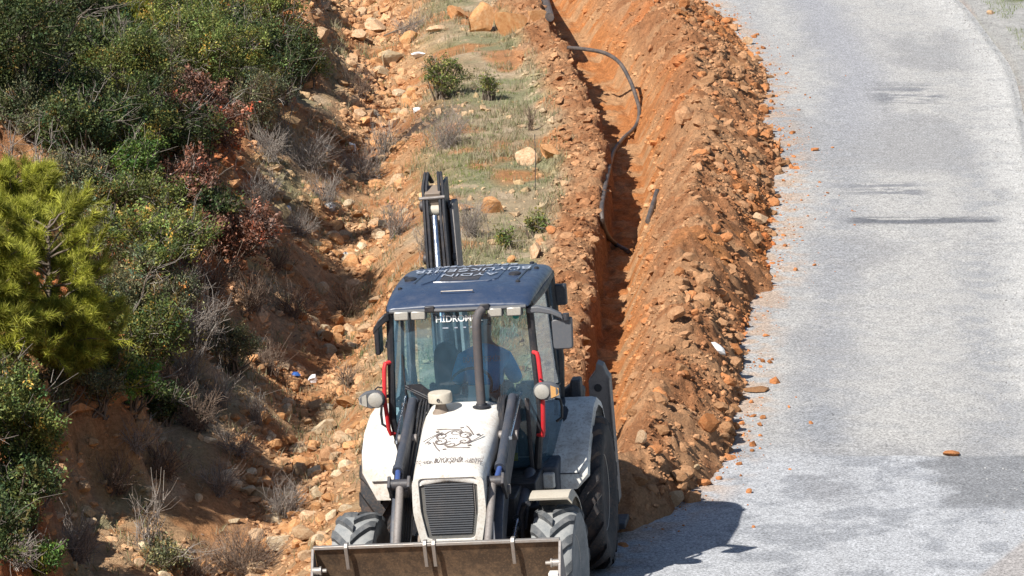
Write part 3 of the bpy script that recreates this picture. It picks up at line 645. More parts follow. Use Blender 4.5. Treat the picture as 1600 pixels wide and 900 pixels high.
# roof
b = MB(); secs = []
for y, zt, zb, w in ((-1.22, 2.865, 2.825, .655), (-1.205, 2.885, 2.815, .672), (-1.12, 2.925, 2.815, .685), (-.92, 2.972, 2.82, .70), (-.5, 2.985, 2.83, .715), (.1, 2.965, 2.83, .725), (.36, 2.94, 2.82, .715), (.50, 2.905, 2.81, .67), (.57, 2.87, 2.81, .60), (.60, 2.84, 2.81, .52)):
    h = zt - zb; half = [(w - .03, zb), (w, zb + .25 * h), (w - .004, zb + .5 * h), (w - .05, zb + .82 * h), (w - .13, zt - .01), (w * .45, zt + .004)]
    secs.append([(x, y, z) for x, z in half] + [(-x, y, z) for x, z in reversed(half)])
b.loft(secs); roof = b.build('cab_roof', M['navy'], BH, sub=2, smooth=60)
def roof_z(x, y):
    z = float(np.interp(y, [-1.12, -.92, -.5, .1, .42, .56], [2.915, 2.965, 2.983, 2.965, 2.928, 2.885])); return z - .012 * max(0, abs(x) - .5) / .1
b = MB(); b.tube([(-.64, -1.215, 2.835), (-.3, -1.228, 2.835), (0, -1.232, 2.835), (.3, -1.228, 2.835), (.64, -1.215, 2.835)], .019, 8); b.build('roof_lip', M['plastic'], roof)
for x in (-.26, .26):
    b = MB(); b.box((x, -1.235, 2.85), (.09, .035, .055)); b.build('roof_bracket', M['black'], roof, .008)
for pts in ([(-.49, -.62), (-.45, -.1), (-.40, .40)], [(-.40, -.70), (-.30, -.55), (-.30, .1), (-.22, .42)], [(.22, -.68), (.30, -.55), (.32, 0), (.26, .42)], [(.50, -.62), (.52, -.2), (.55, .35)], [(-.30, -.62), (0, -.66), (.28, -.62)]):
    b = MB(); b.tube([(x, y, roof_z(x, y) + .0) for x, y in pts], .012, 6); b.build('roof_rib', M['navy'], roof)
for x, y, r in ((-.62, -.24, .024), (-.60, -.76, .022), (-.56, .36, .024), (.51, -.70, .022), (.60, .0, .024), (.14, .46, .022), (.50, .44, .024), (-.03, -.14, .024)):
    b = MB(); z = roof_z(x, y); b.lathe([(z - .01, r), (z + .008, r), (z + .014, r * .6)], 14, 'z', (x, y, 0)); b.build('roof_plug', M['black'], roof)
for x, y in ((-.55, -.40), (.44, -.36)):
    b = MB(); z = roof_z(x, y); b.lathe([(z - .01, .062), (z + .010, .060), (z + .018, .045), (z + .02, .0)], 20, 'z', (x, y, 0)); b.build('roof_vent', M['black'], roof)
b = MB(); b.tube([(-.17, -1.03, 2.955), (-.17, -1.045, 2.975), (.13, -1.045, 2.975), (.13, -1.03, 2.955)], .006, 6); b.build('roof_bar', M['wornedge'], roof)
b = MB(); y0, y1 = -.58, .14
b.add([(-.25, y0, roof_z(0, y0) + .009), (.12, y0, roof_z(0, y0) + .009), (.14, y1, roof_z(0, y1) + .009), (-.25, y1, roof_z(0, y1) + .009), (-.25, y0, roof_z(0, y0) - .02), (.12, y0, roof_z(0, y0) - .02), (.14, y1, roof_z(0, y1) - .02), (-.25, y1, roof_z(0, y1) - .02)], [(0, 1, 2, 3), (0, 4, 5, 1), (1, 5, 6, 2), (2, 6, 7, 3), (3, 7, 4, 0)])
b.build('roof_hatch', M['charcoal'], roof)
def rt(y): return Matrix.Translation((0.0, y, roof_z(0, y) + .0115)) @ Matrix.Rotation(-math.atan((roof_z(0, y + .05) - roof_z(0, y - .05)) / -.1), 4, 'X') @ Matrix.Rotation(math.pi, 4, 'Z')
text('lettering', 'AYDIN', .20, rt(-.34), M['print_white'], roof, .001, .9)
text('lettering', 'BÜYÜKŞEHİR', .23, rt(-.06), M['print_white'], roof, .001, .80)
text('lettering', 'BELEDİYESİ', .18, rt(.24), M['print_white'], roof, .001, .85)
# lamps under the roof edge
for x in (-.53, -.37, .35, .53):
    b = MB(); b.box((x, -1.185, 2.795), (.150, .09, .095)); w = b.build('work_light', M['plastic'], BH, .018)
    b = MB(); b.box((x, -1.236, 2.795), (.132, .02, .080)); b.build('lens', M['lens'], w, .012)
# wiper
b = MB(); b.add([(-.53, -1.20, 2.13), (-.40, -1.215, 2.14), (-.28, -1.225, 2.04), (-.36, -1.21, 1.88), (-.53, -1.18, 2.13), (-.40, -1.195, 2.14), (-.28, -1.205, 2.04), (-.36, -1.19, 1.88)], [(0, 1, 2, 3), (4, 7, 6, 5), (0, 4, 5, 1), (1, 5, 6, 2), (2, 6, 7, 3), (3, 7, 4, 0)]); wp = b.build('wiper', M['black'], BH)
b = MB(); b.tube([(-.55, -1.185, 2.12), (-.27, -1.235, 1.98)], .009, 6); b.tube([(-.55, -1.195, 2.10), (-.25, -1.235, 1.95)], .007, 6); b.build('wiper_arm', M['charcoal'], wp)
b = MB(); b.tube([(-.56, -1.165, 2.42), (-.55, -1.175, 2.15), (-.545, -1.175, 1.86)], .008, 6); b.build('wiper_blade', M['black'], wp)
# red rails, headlamps, mirrors
for s, xo in ((1, .72), (-1, -.735)):
    zt, zb = (2.38, 1.59) if s > 0 else (2.34, 1.66)
    b = MB(); b.tube([(xo - s * .05, -1.13, zt), (xo - s * .01, -1.17, zt - .005), (xo, -1.185, zt - .05), (xo + s * .018, -1.19, (zt + zb) / 2), (xo, -1.185, zb + .05), (xo - s * .01, -1.16, zb), (xo - s * .06, -1.12, zb)], .021, 10); rail = b.build('handrail', M['red'], BH)
    hx, hz = (.775, 2.03) if s > 0 else (-.855, 2.015)
    b = MB(); secs = []
    for y, k in ((-1.275, .86), (-1.25, 1.0), (-1.19, .96), (-1.13, .6), (-1.10, .2)):
        secs.append([(hx + .115 * k * math.copysign(abs(math.cos(a)) ** .75, math.cos(a)) + s * (.02 if math.cos(a) * s > 0 else 0), y, hz + .085 * k * math.copysign(abs(math.sin(a)) ** .8, math.sin(a)) * (1 - .35 * max(0, s * math.cos(a)))) for a in np.linspace(0, 2 * math.pi, 20, endpoint=False)])
    b.loft(secs); hl = b.build('headlamp', M['plastic'], BH)
    b = MB(); secs = []
    for y, k in ((-1.27, .88), (-1.288, .80), (-1.298, .5)):
        secs.append([(hx - s * .03 + .085 * k * math.cos(a), y, hz + .083 * k * math.sin(a)) for a in np.linspace(0, 2 * math.pi, 20, endpoint=False)])
    b.loft(secs); b.build('lens', M['lens'], hl)
    b = MB(); b.add([(hx + s * .052, -1.284, hz + .058), (hx + s * .125, -1.27, hz + .026), (hx + s * .125, -1.27, hz - .036), (hx + s * .052, -1.284, hz - .062), (hx + s * .052, -1.25, hz + .058), (hx + s * .125, -1.25, hz + .026), (hx + s * .125, -1.25, hz - .036), (hx + s * .052, -1.25, hz - .062)], [(0, 1, 2, 3), (4, 7, 6, 5), (0, 4, 5, 1), (1, 5, 6, 2), (2, 6, 7, 3), (3, 7, 4, 0)]); b.build('indicator_lens', M['amber'] if s > 0 else M['lens'], hl)
    b = MB(); b.tube([(hx - s * .02, -1.2, hz + .085), (hx - s * .05, -1.21, hz + .11), (xo, -1.19, hz + .09)], .008, 6); b.tube([(hx, -1.15, hz), (xo - s * .04, -1.12, hz)], .018, 8); b.build('lamp_bracket', M['black'], hl)
b = MB(); secs = []
for x, y, z, h in ((.64, -1.13, 2.79, .035), (.74, -1.15, 2.80, .038), (.86, -1.16, 2.775, .032), (.955, -1.16, 2.73, .028), (.975, -1.16, 2.70, .024)):
    secs.append([(x, y - .035, z - h), (x, y + .035, z - h), (x, y + .035, z + h * .6), (x, y - .035, z + h * .6)])
b.loft(secs); mr = b.build('mirror', M['plastic'], BH, .01)
b = MB(); b.prism(rr_outline([(.865, 2.40), (1.045, 2.40), (1.055, 2.70), (.86, 2.68)], .03), 'y', -1.15, -1.09); b.build('mirror_head', M['plastic'], mr, .012)
b = MB(); b.tube([(1.0, -1.155, 2.68), (1.0, -1.155, 2.74)], .032, 10); b.build('mirror_joint', M['charcoal'], mr)
b = MB(); secs = []
for x, y, z, h in ((-.655, -1.12, 2.775, .03), (-.70, -1.15, 2.765, .042), (-.755, -1.17, 2.72, .04), (-.80, -1.18, 2.665, .03), (-.81, -1.18, 2.64, .02)):
    secs.append([(x, y - .04, z - h), (x, y + .04, z - h), (x, y + .04, z + h), (x, y - .04, z + h)])
b.loft(secs); ml = b.build('mirror', M['black'], BH, .01)
b = MB(); b.box((-.80, -.98, 2.53), (.05, .22, .26)); b.build('mirror_head', M['black'], ml, .015)
b = MB(); b.tube([(-.70, -.55, 2.42), (-.80, -.55, 2.42), (-.81, -.55, 2.37), (-.78, -.55, 2.35)], .014, 6); b.build('door_latch', M['black'], BH)
b = MB(); b.box((.76, .36, 2.62), (.13, .10, .20)); b.build('rear_light', M['charcoal'], BH, .015)
# inside the cab
b = MB(); b.box((0, -.4, 1.22), (1.2, 1.3, .05)); b.prism([(-1.0, 1.25), (-.98, 1.85), (-.84, 1.95), (-.72, 1.70), (-.80, 1.25)], 'x', -.26, .30); b.box((.47, -.25, 1.55), (.20, .60, .62)); b.box((-.47, .05, 1.5), (.18, .4, .55)); b.build('cab_interior', M['interior'], BH, .02)
b = MB(); b.box((.125, -1.09, 2.0), (.20, .012, .17), (math.radians(-42), 0, 0)); b.build('dash_paper', M['paper'], BH, smooth=0)
b = MB(); b.tube([(.0 + .20 * math.cos(a), -.74 + .13 * math.sin(a), 2.0 + .14 * math.sin(a)) for a in np.linspace(0, 2 * math.pi, 33)], .014, 8, False); sw = b.build('steering_wheel', M['black'], BH)
b = MB(); b.tube([(0, -.74, 2.0), (0, -.82, 1.85)], .03, 8); b.bar((-.19, -.74, 2.0), (.19, -.74, 2.0), .03, .012); b.build('steering_hub', M['black'], sw)
b = MB(); b.box((0, .0, 1.66), (.5, .46, .13)); st = b.build('driver_seat', M['seat'], BH, .04)
b = MB(); b.loft([[(-.33 + .13 * math.cos(a) * k, .02 + .05 * math.sin(a), z) for a in np.linspace(0, 2 * math.pi, 14, endpoint=False)] for z, k in ((1.72, .8), (1.85, .95), (2.05, 1.0), (2.18, .9), (2.25, .6), (2.27, .2))]); b.build('seat_backrest', M['seat'], st)
b = MB(); b.tube([(-.43, -.30, 1.25), (-.43, -.30, 1.86)], .02, 8); b.lathe([(1.86, .02), (1.88, .035), (1.93, .035), (1.95, .01)], 12, 'z', (-.43, -.30, 0)); b.build('control_lever', M['black'], BH)

# mudguards -------------------------------------------------------------------
for s in (-1, 1):
    prof = [(-.82, .98), (-.80, 1.12), (-.68, 1.27), (-.35, 1.44), (.02, 1.60), (.30, 1.62), (.62, 1.50), (.80, 1.30)] if s > 0 else [(-.86, .95), (-.86, 1.22), (-.78, 1.42), (-.58, 1.56), (-.20, 1.64), (.25, 1.64), (.62, 1.50), (.80, 1.30)]
    b = MB(); secs = []
    for i, (y, z) in enumerate(prof):
        p0, p1 = prof[max(i - 1, 0)], prof[min(i + 1, len(prof) - 1)]; d = Vector((p1[0] - p0[0], p1[1] - p0[1])).normalized(); nn = Vector((d.y, -d.x))
        if nn.y > 0: nn = -nn
        xo = 1.07 if s > 0 else 1.09
        if i == 0: xo -= .12
        row = [(.66, y, z), (xo - .06, y, z), (xo - .015, y + nn.x * .012, z + nn.y * .012), (xo, y + nn.x * .06, z + nn.y * .06)]
        secs.append([(s * x, yy, zz) for x, yy, zz in row] + [(s * x, yy + nn.x * .02, zz + nn.y * .02) for x, yy, zz in reversed(row)])
    b.loft(secs); fd = b.build('rear_mudguard', M['dusty_white'] if s > 0 else M['white'], BH, smooth=45)
    b = MB(); y0 = -.83 if s > 0 else -.875
    b.tube([(s * .70, y0 + .004, 1.135), (s * .985, y0 + .004, 1.135)], .006, 5); b.build('seam', M['charcoal'], fd)
b = MB(); secs = []
for a in np.linspace(math.radians(-13), math.radians(100), 12):
    r = .72; y, z = -2.16 + r * math.sin(a), .57 + r * math.cos(a); q = (math.sin(a), math.cos(a))
    secs.append([(.70, y, z), (1.06, y, z), (1.09, y - q[0] * .05, z - q[1] * .05), (1.09, y - q[0] * .07, z - q[1] * .07), (1.05, y - q[0] * .02, z - q[1] * .02), (.70, y - q[0] * .02, z - q[1] * .02)])
b.loft(secs); fm = b.build('front_mudguard', M['beige'], BH)
b = MB(); b.tube([(.69, -2.3, 1.22), (.64, -2.25, 1.20), (.60, -2.18, 1.10), (.59, -2.15, .9), (.60, -2.15, .6)], .026, 8); b.tube([(.69, -1.8, 1.16), (.62, -1.85, 1.1), (.60, -2.0, .9)], .022, 8); b.build('mudguard_stay', M['charcoal'], fm)

# wheels ------------------------------------------------------------------------
def wheel(name, x, y, r, w, n, rub, lugm, side, meshes, turn=0.0, sink=0.0):
    b = MB(); h = w / 2
    prof = [(-h * .72, r * .52), (-h * .92, r * .62), (-h, r * .78), (-h * .95, r * .875), (-h * .80, r * .915), (-h * .4, r * .928), (0, r * .932), (h * .4, r * .928), (h * .80, r * .915), (h * .95, r * .875), (h, r * .78), (h * .92, r * .62), (h * .72, r * .52)]
    if 't' not in meshes:
        meshes['t'] = MB().lathe(prof, 48).mesh(name, rub, 40)
        rm = MB().lathe([(-h * .7, r * .52), (-h * .74, r * .50), (-h * .5, r * .46), (-h * .25, r * .30), (-h * .45, r * .16), (-h * .5, r * .08), (h * .5, r * .08), (h * .45, r * .16), (h * .25, r * .30), (h * .5, r * .46), (h * .74, r * .50), (h * .7, r * .52)], 32)
        meshes['r'] = rm.mesh('rim', M['rim'], 40)
        for sd in (-1, 1):
            V = []; S = 6; lw = r * .135
            for i in range(S):
                t = i / (S - 1); xx = sd * (-.03 * h + t * h * 1.01); an = -(.02 + .42 * t ** .9); ro = r * (1.0 - .035 * t ** 4); ri = r * (.90 - .04 * t ** 4) ; da = (lw * (.5 + .16 * t)) / r
                if i == S - 1: ro, ri = r * .93, r * .87
                for (rad, q) in ((ri, an - da * 1.25), (ro, an - da), (ro, an + da), (ri, an + da * 1.25)): V.append((xx, -rad * math.sin(q), rad * math.cos(q)))
            F = [(4 * i + k, 4 * i + (k + 1) % 4, 4 * i + 4 + (k + 1) % 4, 4 * i + 4 + k) for i in range(S - 1) for k in range(4)] + [(3, 2, 1, 0), tuple(4 * (S - 1) + k for k in range(4))]
            meshes[sd] = MB().add(V, F).mesh('lug', lugm, 50)
    t = link(bpy.data.objects.new(name, meshes['t']), BH); t.location = (x, y, r - sink); t.rotation_euler = (random.random() * 6, 0, turn)
    link(bpy.data.objects.new('rim', meshes['r']), t)
    for k in range(n):
        for sd in (-1, 1):
            l = link(bpy.data.objects.new('lug', meshes[sd]), t); l.rotation_euler = (2 * math.pi * (k + (.5 if sd > 0 else 0)) / n, 0, 0)
    return t
mf, mrw = {}, {}
for s in (-1, 1):
    wheel('front_wheel', s * .92, -2.15, .575, .40, 13, M['rubber'], M['lug'], s, mf, math.radians(-2))
    wheel('rear_wheel', s * .955, 0, .74, .42, 15, M['rubber_dark'], M['rubber_dark'], s, mrw)

# loader arms, rams, bucket --------------------------------------------------------
for s in (-1, 1):
    x = s * .47
    b = MB(); b.prism([(-.98, 1.98), (-1.22, 2.0), (-1.60, 1.90), (-2.35, 1.60), (-2.78, 1.20), (-3.18, .62), (-3.12, .42), (-2.98, .46), (-2.60, 1.02), (-2.20, 1.34), (-1.50, 1.64), (-1.0, 1.76)], 'x', x - .045, x + .045); arm = b.build('loader_arm', M['armsteel'], BH, .015)
    for y, z in ((-1.10, 1.88), (-1.75, 1.74), (-2.45, 1.40), (-3.08, .53)):
        c = MB(); c.tube([(x - .085, y, z), (x + .085, y, z)], .045, 14); c.build('pin', M['grey_steel'], arm)
    c = MB(); c.bar((x - s * .12, -.98, 1.0), (x - s * .12, -1.08, 1.98), .05, .20, (1, 0, 0)); c.bar((x + s * .11, -.98, 1.0), (x + s * .11, -1.08, 1.96), .04, .20, (1, 0, 0)); c.build('loader_tower', M['charcoal'], BH, .01)
    c = MB(); c.tube([(x + s * .0, -1.30, 2.0), (x, -2.40, 1.605)], .043, 14); c.tube([(x, -2.37, 1.617), (x, -2.43, 1.594)], .052, 14); ram = c.build('tilt_ram', M['armsteel'], BH)
    c = MB(); c.tube([(x, -2.40, 1.605), (x - s * .02, -2.63, 1.51)], .026, 12); c.build('rod', M['blue_rod'], ram)
    c = MB(); c.tube([(x - s * .13, -2.62, 1.52), (x + s * .05, -2.62, 1.52)], .05, 14); c.bar((x + s * .05, -2.45, 1.36), (x + s * .05, -2.66, 1.56), .03, .12); c.bar((x - s * .13, -2.45, 1.36), (x - s * .13, -2.66, 1.56), .03, .12); lk = c.build('tilt_lever', M['charcoal'], BH, .006)
    c = MB(); c.tube([(x - s * .045, -2.64, 1.50), (x - s * .06, -3.28, .92)], .036, 12); c.build('tilt_link', M['grey_steel'], lk)
    c = MB(); c.tube([(x + s * .10, -1.2, 1.25), (x + s * .08, -2.1, 1.02)], .055, 12); lr = c.build('lift_ram', M['armsteel'], BH)
    c = MB(); c.tube([(x + s * .08, -2.1, 1.02), (x + s * .06, -2.9, .68)], .032, 12); c.build('rod', M['chrome'], lr)
    c = MB(); c.tube([(x + s * .075, -1.22, 2.03), (x + s * .07, -1.7, 1.90), (x + s * .06, -2.05, 1.79)], .010, 6); c.lathe([(1.77, .016), (1.80, .016)], 8, 'z', (x + s * .06, -2.05, 0)); c.build('level_rod', M['chrome'], arm)
    for k in range(4):
        o = .075 + .022 * k
        c = MB(); c.tube([(x - s * o, -1.05, 2.0 + .02 * k), (x - s * o, -1.35, 1.98 - .03 * k), (x - s * (o - .02), -2.0, 1.60 - .03 * k), (x - s * (o - .03), -2.5, 1.25 - .02 * k), (x - s * (o - .03), -2.95, .75)], .013, 6); c.build('hose', M['black'], arm)
    c = MB(); c.tube([(x, -1.06, 2.0), (x + s * .02, -1.08, 2.06), (x + s * .10, -1.06, 2.07), (x + s * .15, -1.02, 2.0), (x + s * .15, -1.0, 1.86)], .014, 6); c.build('hose', M['plastic'], arm)
prof = [(-3.46, 1.155), (-3.40, 1.02), (-3.33, .80), (-3.32, .55), (-3.40, .33), (-3.60, .20), (-4.20, .12)]
b = MB(); back = [(y + .035, z + .0) for y, z in reversed(prof)]
b.prism(prof + [(-4.20, .09), (-3.58, .165), (-3.37, .31), (-3.285, .55), (-3.295, .81), (-3.365, 1.03), (-3.43, 1.165)], 'x', -1.10, 1.10); bk = b.build('loader_bucket', M['bucket'], BH, .004)
b = MB(); b.bar((-1.11, -3.45, 1.168), (1.11, -3.45, 1.168), .030, .055, (0, 0, 1)); b.build('bucket_rim', M['wornedge'], bk, .005)
b = MB(); b.box((0, -4.25, .105), (2.22, .16, .03)); b.build('cutting_edge', M['wornedge'], bk, .004)
for s in (-1, 1):
    b = MB(); b.prism([(-3.47, 1.17), (-3.40, 1.02), (-3.30, .8), (-3.29, .5), (-3.4, .3), (-3.6, .18), (-4.22, .10), (-4.10, .36), (-3.72, .80)], 'x', s * 1.10, s * 1.125); b.build('bucket_side', M['grey_steel'], bk, .004)
    b = MB(); b.tube([(s * 1.11, -3.56, .985), (s * 1.035, -3.56, .985)], .034, 12); b.tube([(s * 1.035, -3.56, .985), (s * .985, -3.56, .985)], .018, 8); b.tube([(s * 1.045, -3.56, .985), (s * 1.03, -3.56, .985)], .042, 12); b.build('bucket_bolt', M['wornedge'], bk)
    b = MB(); b.box((s * 1.06, -3.62, .86), (.09, .10, .12)); b.build('bucket_block', M['dusty_white'], bk, .01)
for x in (-.81, -.10, -.02, .69):
    b = MB(); b.prism([(-3.40, 1.20), (-3.475, 1.205), (-3.50, 1.17), (-3.47, 1.06), (-3.44, .955), (-3.425, .955), (-3.455, 1.06), (-3.475, 1.16), (-3.46, 1.185), (-3.40, 1.185)], 'x', x - .016, x + .016); b.build('bucket_hook', M['wornedge'], bk, .003)

# digging end -----------------------------------------------------------------------
for s in (-1, 1):
    b = MB(); b.prism([(s * .86, .35), (s * 1.10, .35), (s * 1.08, 1.60), (s * 1.05, 1.64), (s * 1.02, 1.72), (s * .96, 1.75), (s * .94, 1.66), (s * .87, 1.58)], 'y', 1.20, 1.38); sb = b.build('stabiliser', M['grey_steel'], BH, .008)
    b = MB(); b.bar((s * 1.095, 1.19, .35), (s * 1.078, 1.19, 1.58), .012, .03, (1, 0, 0)); b.build('wear_strip', M['wornedge'], sb)
    b = MB(); b.box((s * .98, 1.29, .12), (.34, .40, .06)); b.tube([(s * .98, 1.29, .12), (s * .98, 1.29, .4)], .06, 10); b.build('stabiliser_foot', M['charcoal'], sb, .01)
    b = MB(); b.lathe([(1.185, .0), (1.185, .035), (1.20, .04)], 12, 'y', (s * .96, 0, 1.50)); b.build('pivot_mark', M['black'], sb)
b = MB(); b.prism([(.60, 1.35), (.86, 1.30), (.90, 1.62), (.80, 1.70), (.66, 1.60)], 'y', .55, .75); b.box((.84, .5, 1.66), (.10, .2, .2)); b.build('lever_boot', M['charcoal'], BH, .02)
b = MB(); b.box((-.55, 1.42, .85), (.45, .30, .85)); b.tube([(-.55, 1.55, .5), (-.55, 1.55, 1.25)], .09, 12); b.build('king_post', M['charcoal'], BH, .015)
# boom: two cheek plates round a recessed web, leaning back and towards the outer side
def bp(t, off=0.0): return (-.57 - .16 * t, 1.60 + .95 * t + off, 1.0 + 2.28 * t)
b = MB(); secs = []
for t in (0, .3, .6, .85, .93): c0 = bp(t); w = .115 - .02 * t; secs.append([(c0[0] - w, c0[1] - .02, c0[2]), (c0[0] + w, c0[1] - .02, c0[2]), (c0[0] + w, c0[1] + .26 - .1 * t, c0[2]), (c0[0] - w, c0[1] + .26 - .1 * t, c0[2])])
b.loft(secs); boom = b.build('boom', M['dust_steel'], BH, .01)
for s, m_ in ((-1, 'black'), (1, 'black')):
    b = MB(); secs = []
    for t in (0, .3, .6, .8, .92, 1.0, 1.04): c0 = bp(t); xo = c0[0] + s * (.12 - .02 * t); d = .10 if t > .75 else .06; secs.append([(xo - .013, c0[1] - d, c0[2]), (xo + .013, c0[1] - d, c0[2]), (xo + .013, c0[1] + .30 - .06 * t, c0[2] + .02), (xo - .013, c0[1] + .30 - .06 * t, c0[2] + .02)])
    b.loft(secs); b.build('cheek_plate', M[m_], boom, .004)
    for t in (.72, .94): c0 = bp(t); b = MB(); b.lathe([(0, .0), (0, .055), (s * .03, .055), (s * .04, .03), (s * .04, .0)], 16, 'x', (c0[0] + s * (.148 - .02 * t), c0[1] + .06, c0[2])); b.build('pivot_cap', M['charcoal'], boom)
b = MB(); secs = []
for t in (.05, .4, .7, .95): c0 = bp(t); xo = c0[0] + .175 - .02 * t; secs.append([(xo - .02, c0[1] + .02, c0[2]), (xo + .02, c0[1] + .02, c0[2]), (xo + .03, c0[1] + .30, c0[2]), (xo - .03, c0[1] + .30, c0[2])])
b.loft(secs); b.build('boom_flange', M['grey_steel'], boom, .006)
c0 = bp(.985); b = MB(); b.tube([(c0[0] - .14, c0[1] - .12, c0[2]), (c0[0] + .12, c0[1] - .12, c0[2] + .01)], .018, 8); b.build('guard_bar', M['grey_steel'], boom)
c0 = bp(.93); b = MB(); b.tube([(c0[0] - .10, c0[1] - .02, c0[2]), (c0[0] + .10, c0[1] - .02, c0[2])], .055, 14); b.build('ram_pin', M['beige'], boom)
b = MB(); b.tube([bp(.91, -.10), bp(.45, -.16)], .034, 12); rd = b.build('dipper_ram', M['chrome'], BH)
b = MB(); b.tube([bp(.47, -.155), bp(.05, -.18)], .06, 12); b.build('barrel', M['black'], rd)
for dx in (-.10, -.065, .065, .10):
    b = MB(); b.tube([(bp(.50)[0] + dx * .9, bp(.50)[1] - .06, bp(.50)[2]), (bp(.7)[0] + dx * 1.05, bp(.7)[1] - .12, bp(.7)[2]), (bp(.9)[0] + dx, bp(.9)[1] - .12, bp(.9)[2]), (bp(1.02)[0] + dx, bp(1.02)[1] - .09, bp(1.02)[2] + .02), (bp(1.07)[0] + dx * .8, bp(1.07)[1] - .0, bp(1.07)[2] + .03), (bp(1.07)[0] + dx * .5, bp(1.07)[1] + .16, bp(1.03)[2])], .016, 7); b.build('hose', M['black'], boom)
b = MB(); secs = []
for y, z, d in ((2.50, 3.30, .10), (2.70, 3.05, .22), (2.95, 2.3, .18), (3.2, 1.35, .12)): secs.append([(-.73 - .08, y - d, z), (-.73 + .08, y - d, z), (-.73 + .08, y + d, z + .05), (-.73 - .08, y + d, z + .05)])
b.loft(secs); b.build('dipper', M['dust_steel'], BH, .01)
b = MB(); b.prism([(3.15, 1.35), (3.40, 1.25), (3.42, .85), (3.15, .62), (2.80, .70), (2.78, .78), (3.10, .80), (3.22, 1.0)], 'x', -.92, -.40); rb = b.build('digging_bucket', M['bucket'], BH, .008)
for i in range(4): b = MB(); b.box((-.86 + i * .133, 2.74, .73), (.05, .14, .04)); b.build('tooth', M['wornedge'], rb, .004)

# ------------------------------------------------------------------ the driver, turned to watch the digging arm
def skin(name, verts, edges, radii, mat, parent, root=0):
    m = bpy.data.meshes.new(name); m.from_pydata(verts, edges, []); o = link(bpy.data.objects.new(name, m), parent)
    x = o.modifiers.new('skin', 'SKIN'); x.use_smooth_shade = True
    for i, r in enumerate(radii): m.skin_vertices[0].data[i].radius = r if hasattr(r, '__len__') else (r, r)
    m.skin_vertices[0].data[root].use_root = True
    y = o.modifiers.new('sub', 'SUBSURF'); y.levels = 2; y.render_levels = 2
    m.materials.append(mat); return o
PS = empty('person'); PS.matrix_world = Matrix.Translation(BH.location) @ BH.rotation_euler.to_matrix().to_4x4() @ Matrix.Translation((.05, -.12, 0))
tag(PS, 'person in a blue jacket sitting in the cab, bent over with back to the windscreen', 'person')
bv = [(0, .02, 1.78), (0, .0, 1.95), (0, .05, 2.12), (0, .16, 2.24), (-.02, .26, 2.31), (-.02, .33, 2.40), (-.02, .345, 2.47),
      (-.20, .06, 2.10), (-.28, .10, 1.90), (-.22, .36, 1.90), (-.20, .48, 1.92), (.20, .06, 2.10), (.28, .10, 1.90), (.22, .36, 1.90), (.20, .48, 1.92),
      (-.11, .10, 1.76), (-.14, .45, 1.76), (-.14, .50, 1.38), (.11, .10, 1.76), (.14, .45, 1.76), (.14, .50, 1.38)]
be = [(0, 1), (1, 2), (2, 3), (3, 4), (4, 5), (5, 6), (2, 7), (7, 8), (8, 9), (9, 10), (2, 11), (11, 12), (12, 13), (13, 14), (0, 15), (15, 16), (16, 17), (0, 18), (18, 19), (19, 20)]
br = [(.15, .11), (.155, .11), (.17, .11), (.06, .06), (.075, .085), (.085, .10), (.05, .06), .065, .05, .038, .03, .065, .05, .038, .03, .085, .07, .05, .085, .07, .05]
body = skin('body', bv, be, br, M['skin'], PS)
jv = bv[:4] + bv[7:10] + bv[11:14]; je = [(0, 1), (1, 2), (2, 3), (2, 4), (4, 5), (5, 6), (2, 7), (7, 8), (8, 9)]
skin('jacket', jv, je, [(.18, .135), (.195, .14), (.215, .14), (.085, .085), .095, .075, .058, .095, .075, .058], M['jacket'], PS)
skin('trousers', [bv[0]] + bv[15:21], [(0, 1), (1, 2), (2, 3), (0, 4), (4, 5), (5, 6)], [(.17, .13), .10, .085, .065, .10, .085, .065], M['trousers'], PS)
skin('hair', [(-.02, .265, 2.36), (-.02, .30, 2.44), (-.02, .34, 2.49)], [(0, 1), (1, 2)], [(.078, .07), (.092, .09), (.06, .05)], M['hair'], PS)
for s in (-1, 1):
    for i in range(5):
        q = (s * .20 + (i - 2) * .017, .50, 1.92); ln = (.05, .075, .08, .072, .055)[i] if s > 0 else (.055, .072, .08, .075, .05)[i]
        thumb = (s > 0 and i == 0) or (s < 0 and i == 4)
        skin('finger', [q, (q[0] - (s * .025 if thumb else 0), q[1] + ln * .6, q[2] - .005), (q[0] - (s * .03 if thumb else 0), q[1] + ln * .85, q[2] - .035)], [(0, 1), (1, 2)], [.010, .009, .008], M['skin'], body)
text('back_print', 'BÜYÜKŞEHİR', .075, Matrix.Translation((0, -.137, 2.145)) @ Matrix.Rotation(math.radians(70), 4, 'X'), M['print_white'], PS, .004, .8)

# ------------------------------------------------------------------ stones, clods and rubble
def ico(sub):
    b = bmesh.new(); bmesh.ops.create_icosphere(b, subdivisions=sub, radius=1.0); b.verts.ensure_lookup_table()
    V = np.array([v.co[:] for v in b.verts]); F = np.array([[v.index for v in f.verts] for f in b.faces]); b.free(); return V, F
ICO1, ICO2, ICO3 = ico(1), ico(2), ico(3)
def rock_shape(base, cuts, r, jit=.06, lo=.42, hi=.82):
    V = base[0].copy()
    for _ in range(cuts):
        n = r.normal(size=3); n /= np.linalg.norm(n); d = r.uniform(lo, hi); k = V @ n; V -= np.maximum(k - d, 0)[:, None] * n[None]
    V *= 1 + jit * r.normal(size=(len(V), 1)); return V
rr_ = np.random.default_rng(5)
ROCK = {}
for mk in ('rock_tan', 'rock_orange', 'rock_cream', 'rock_red', 'rock_brown'):
    soft = mk in ('rock_red', 'rock_brown')
    ROCK[mk] = [np_mesh('rock', rock_shape(ICO2, 3 if soft else 9, rr_, .10 if soft else .03), ICO2[1], M[mk]) for _ in range(7)]
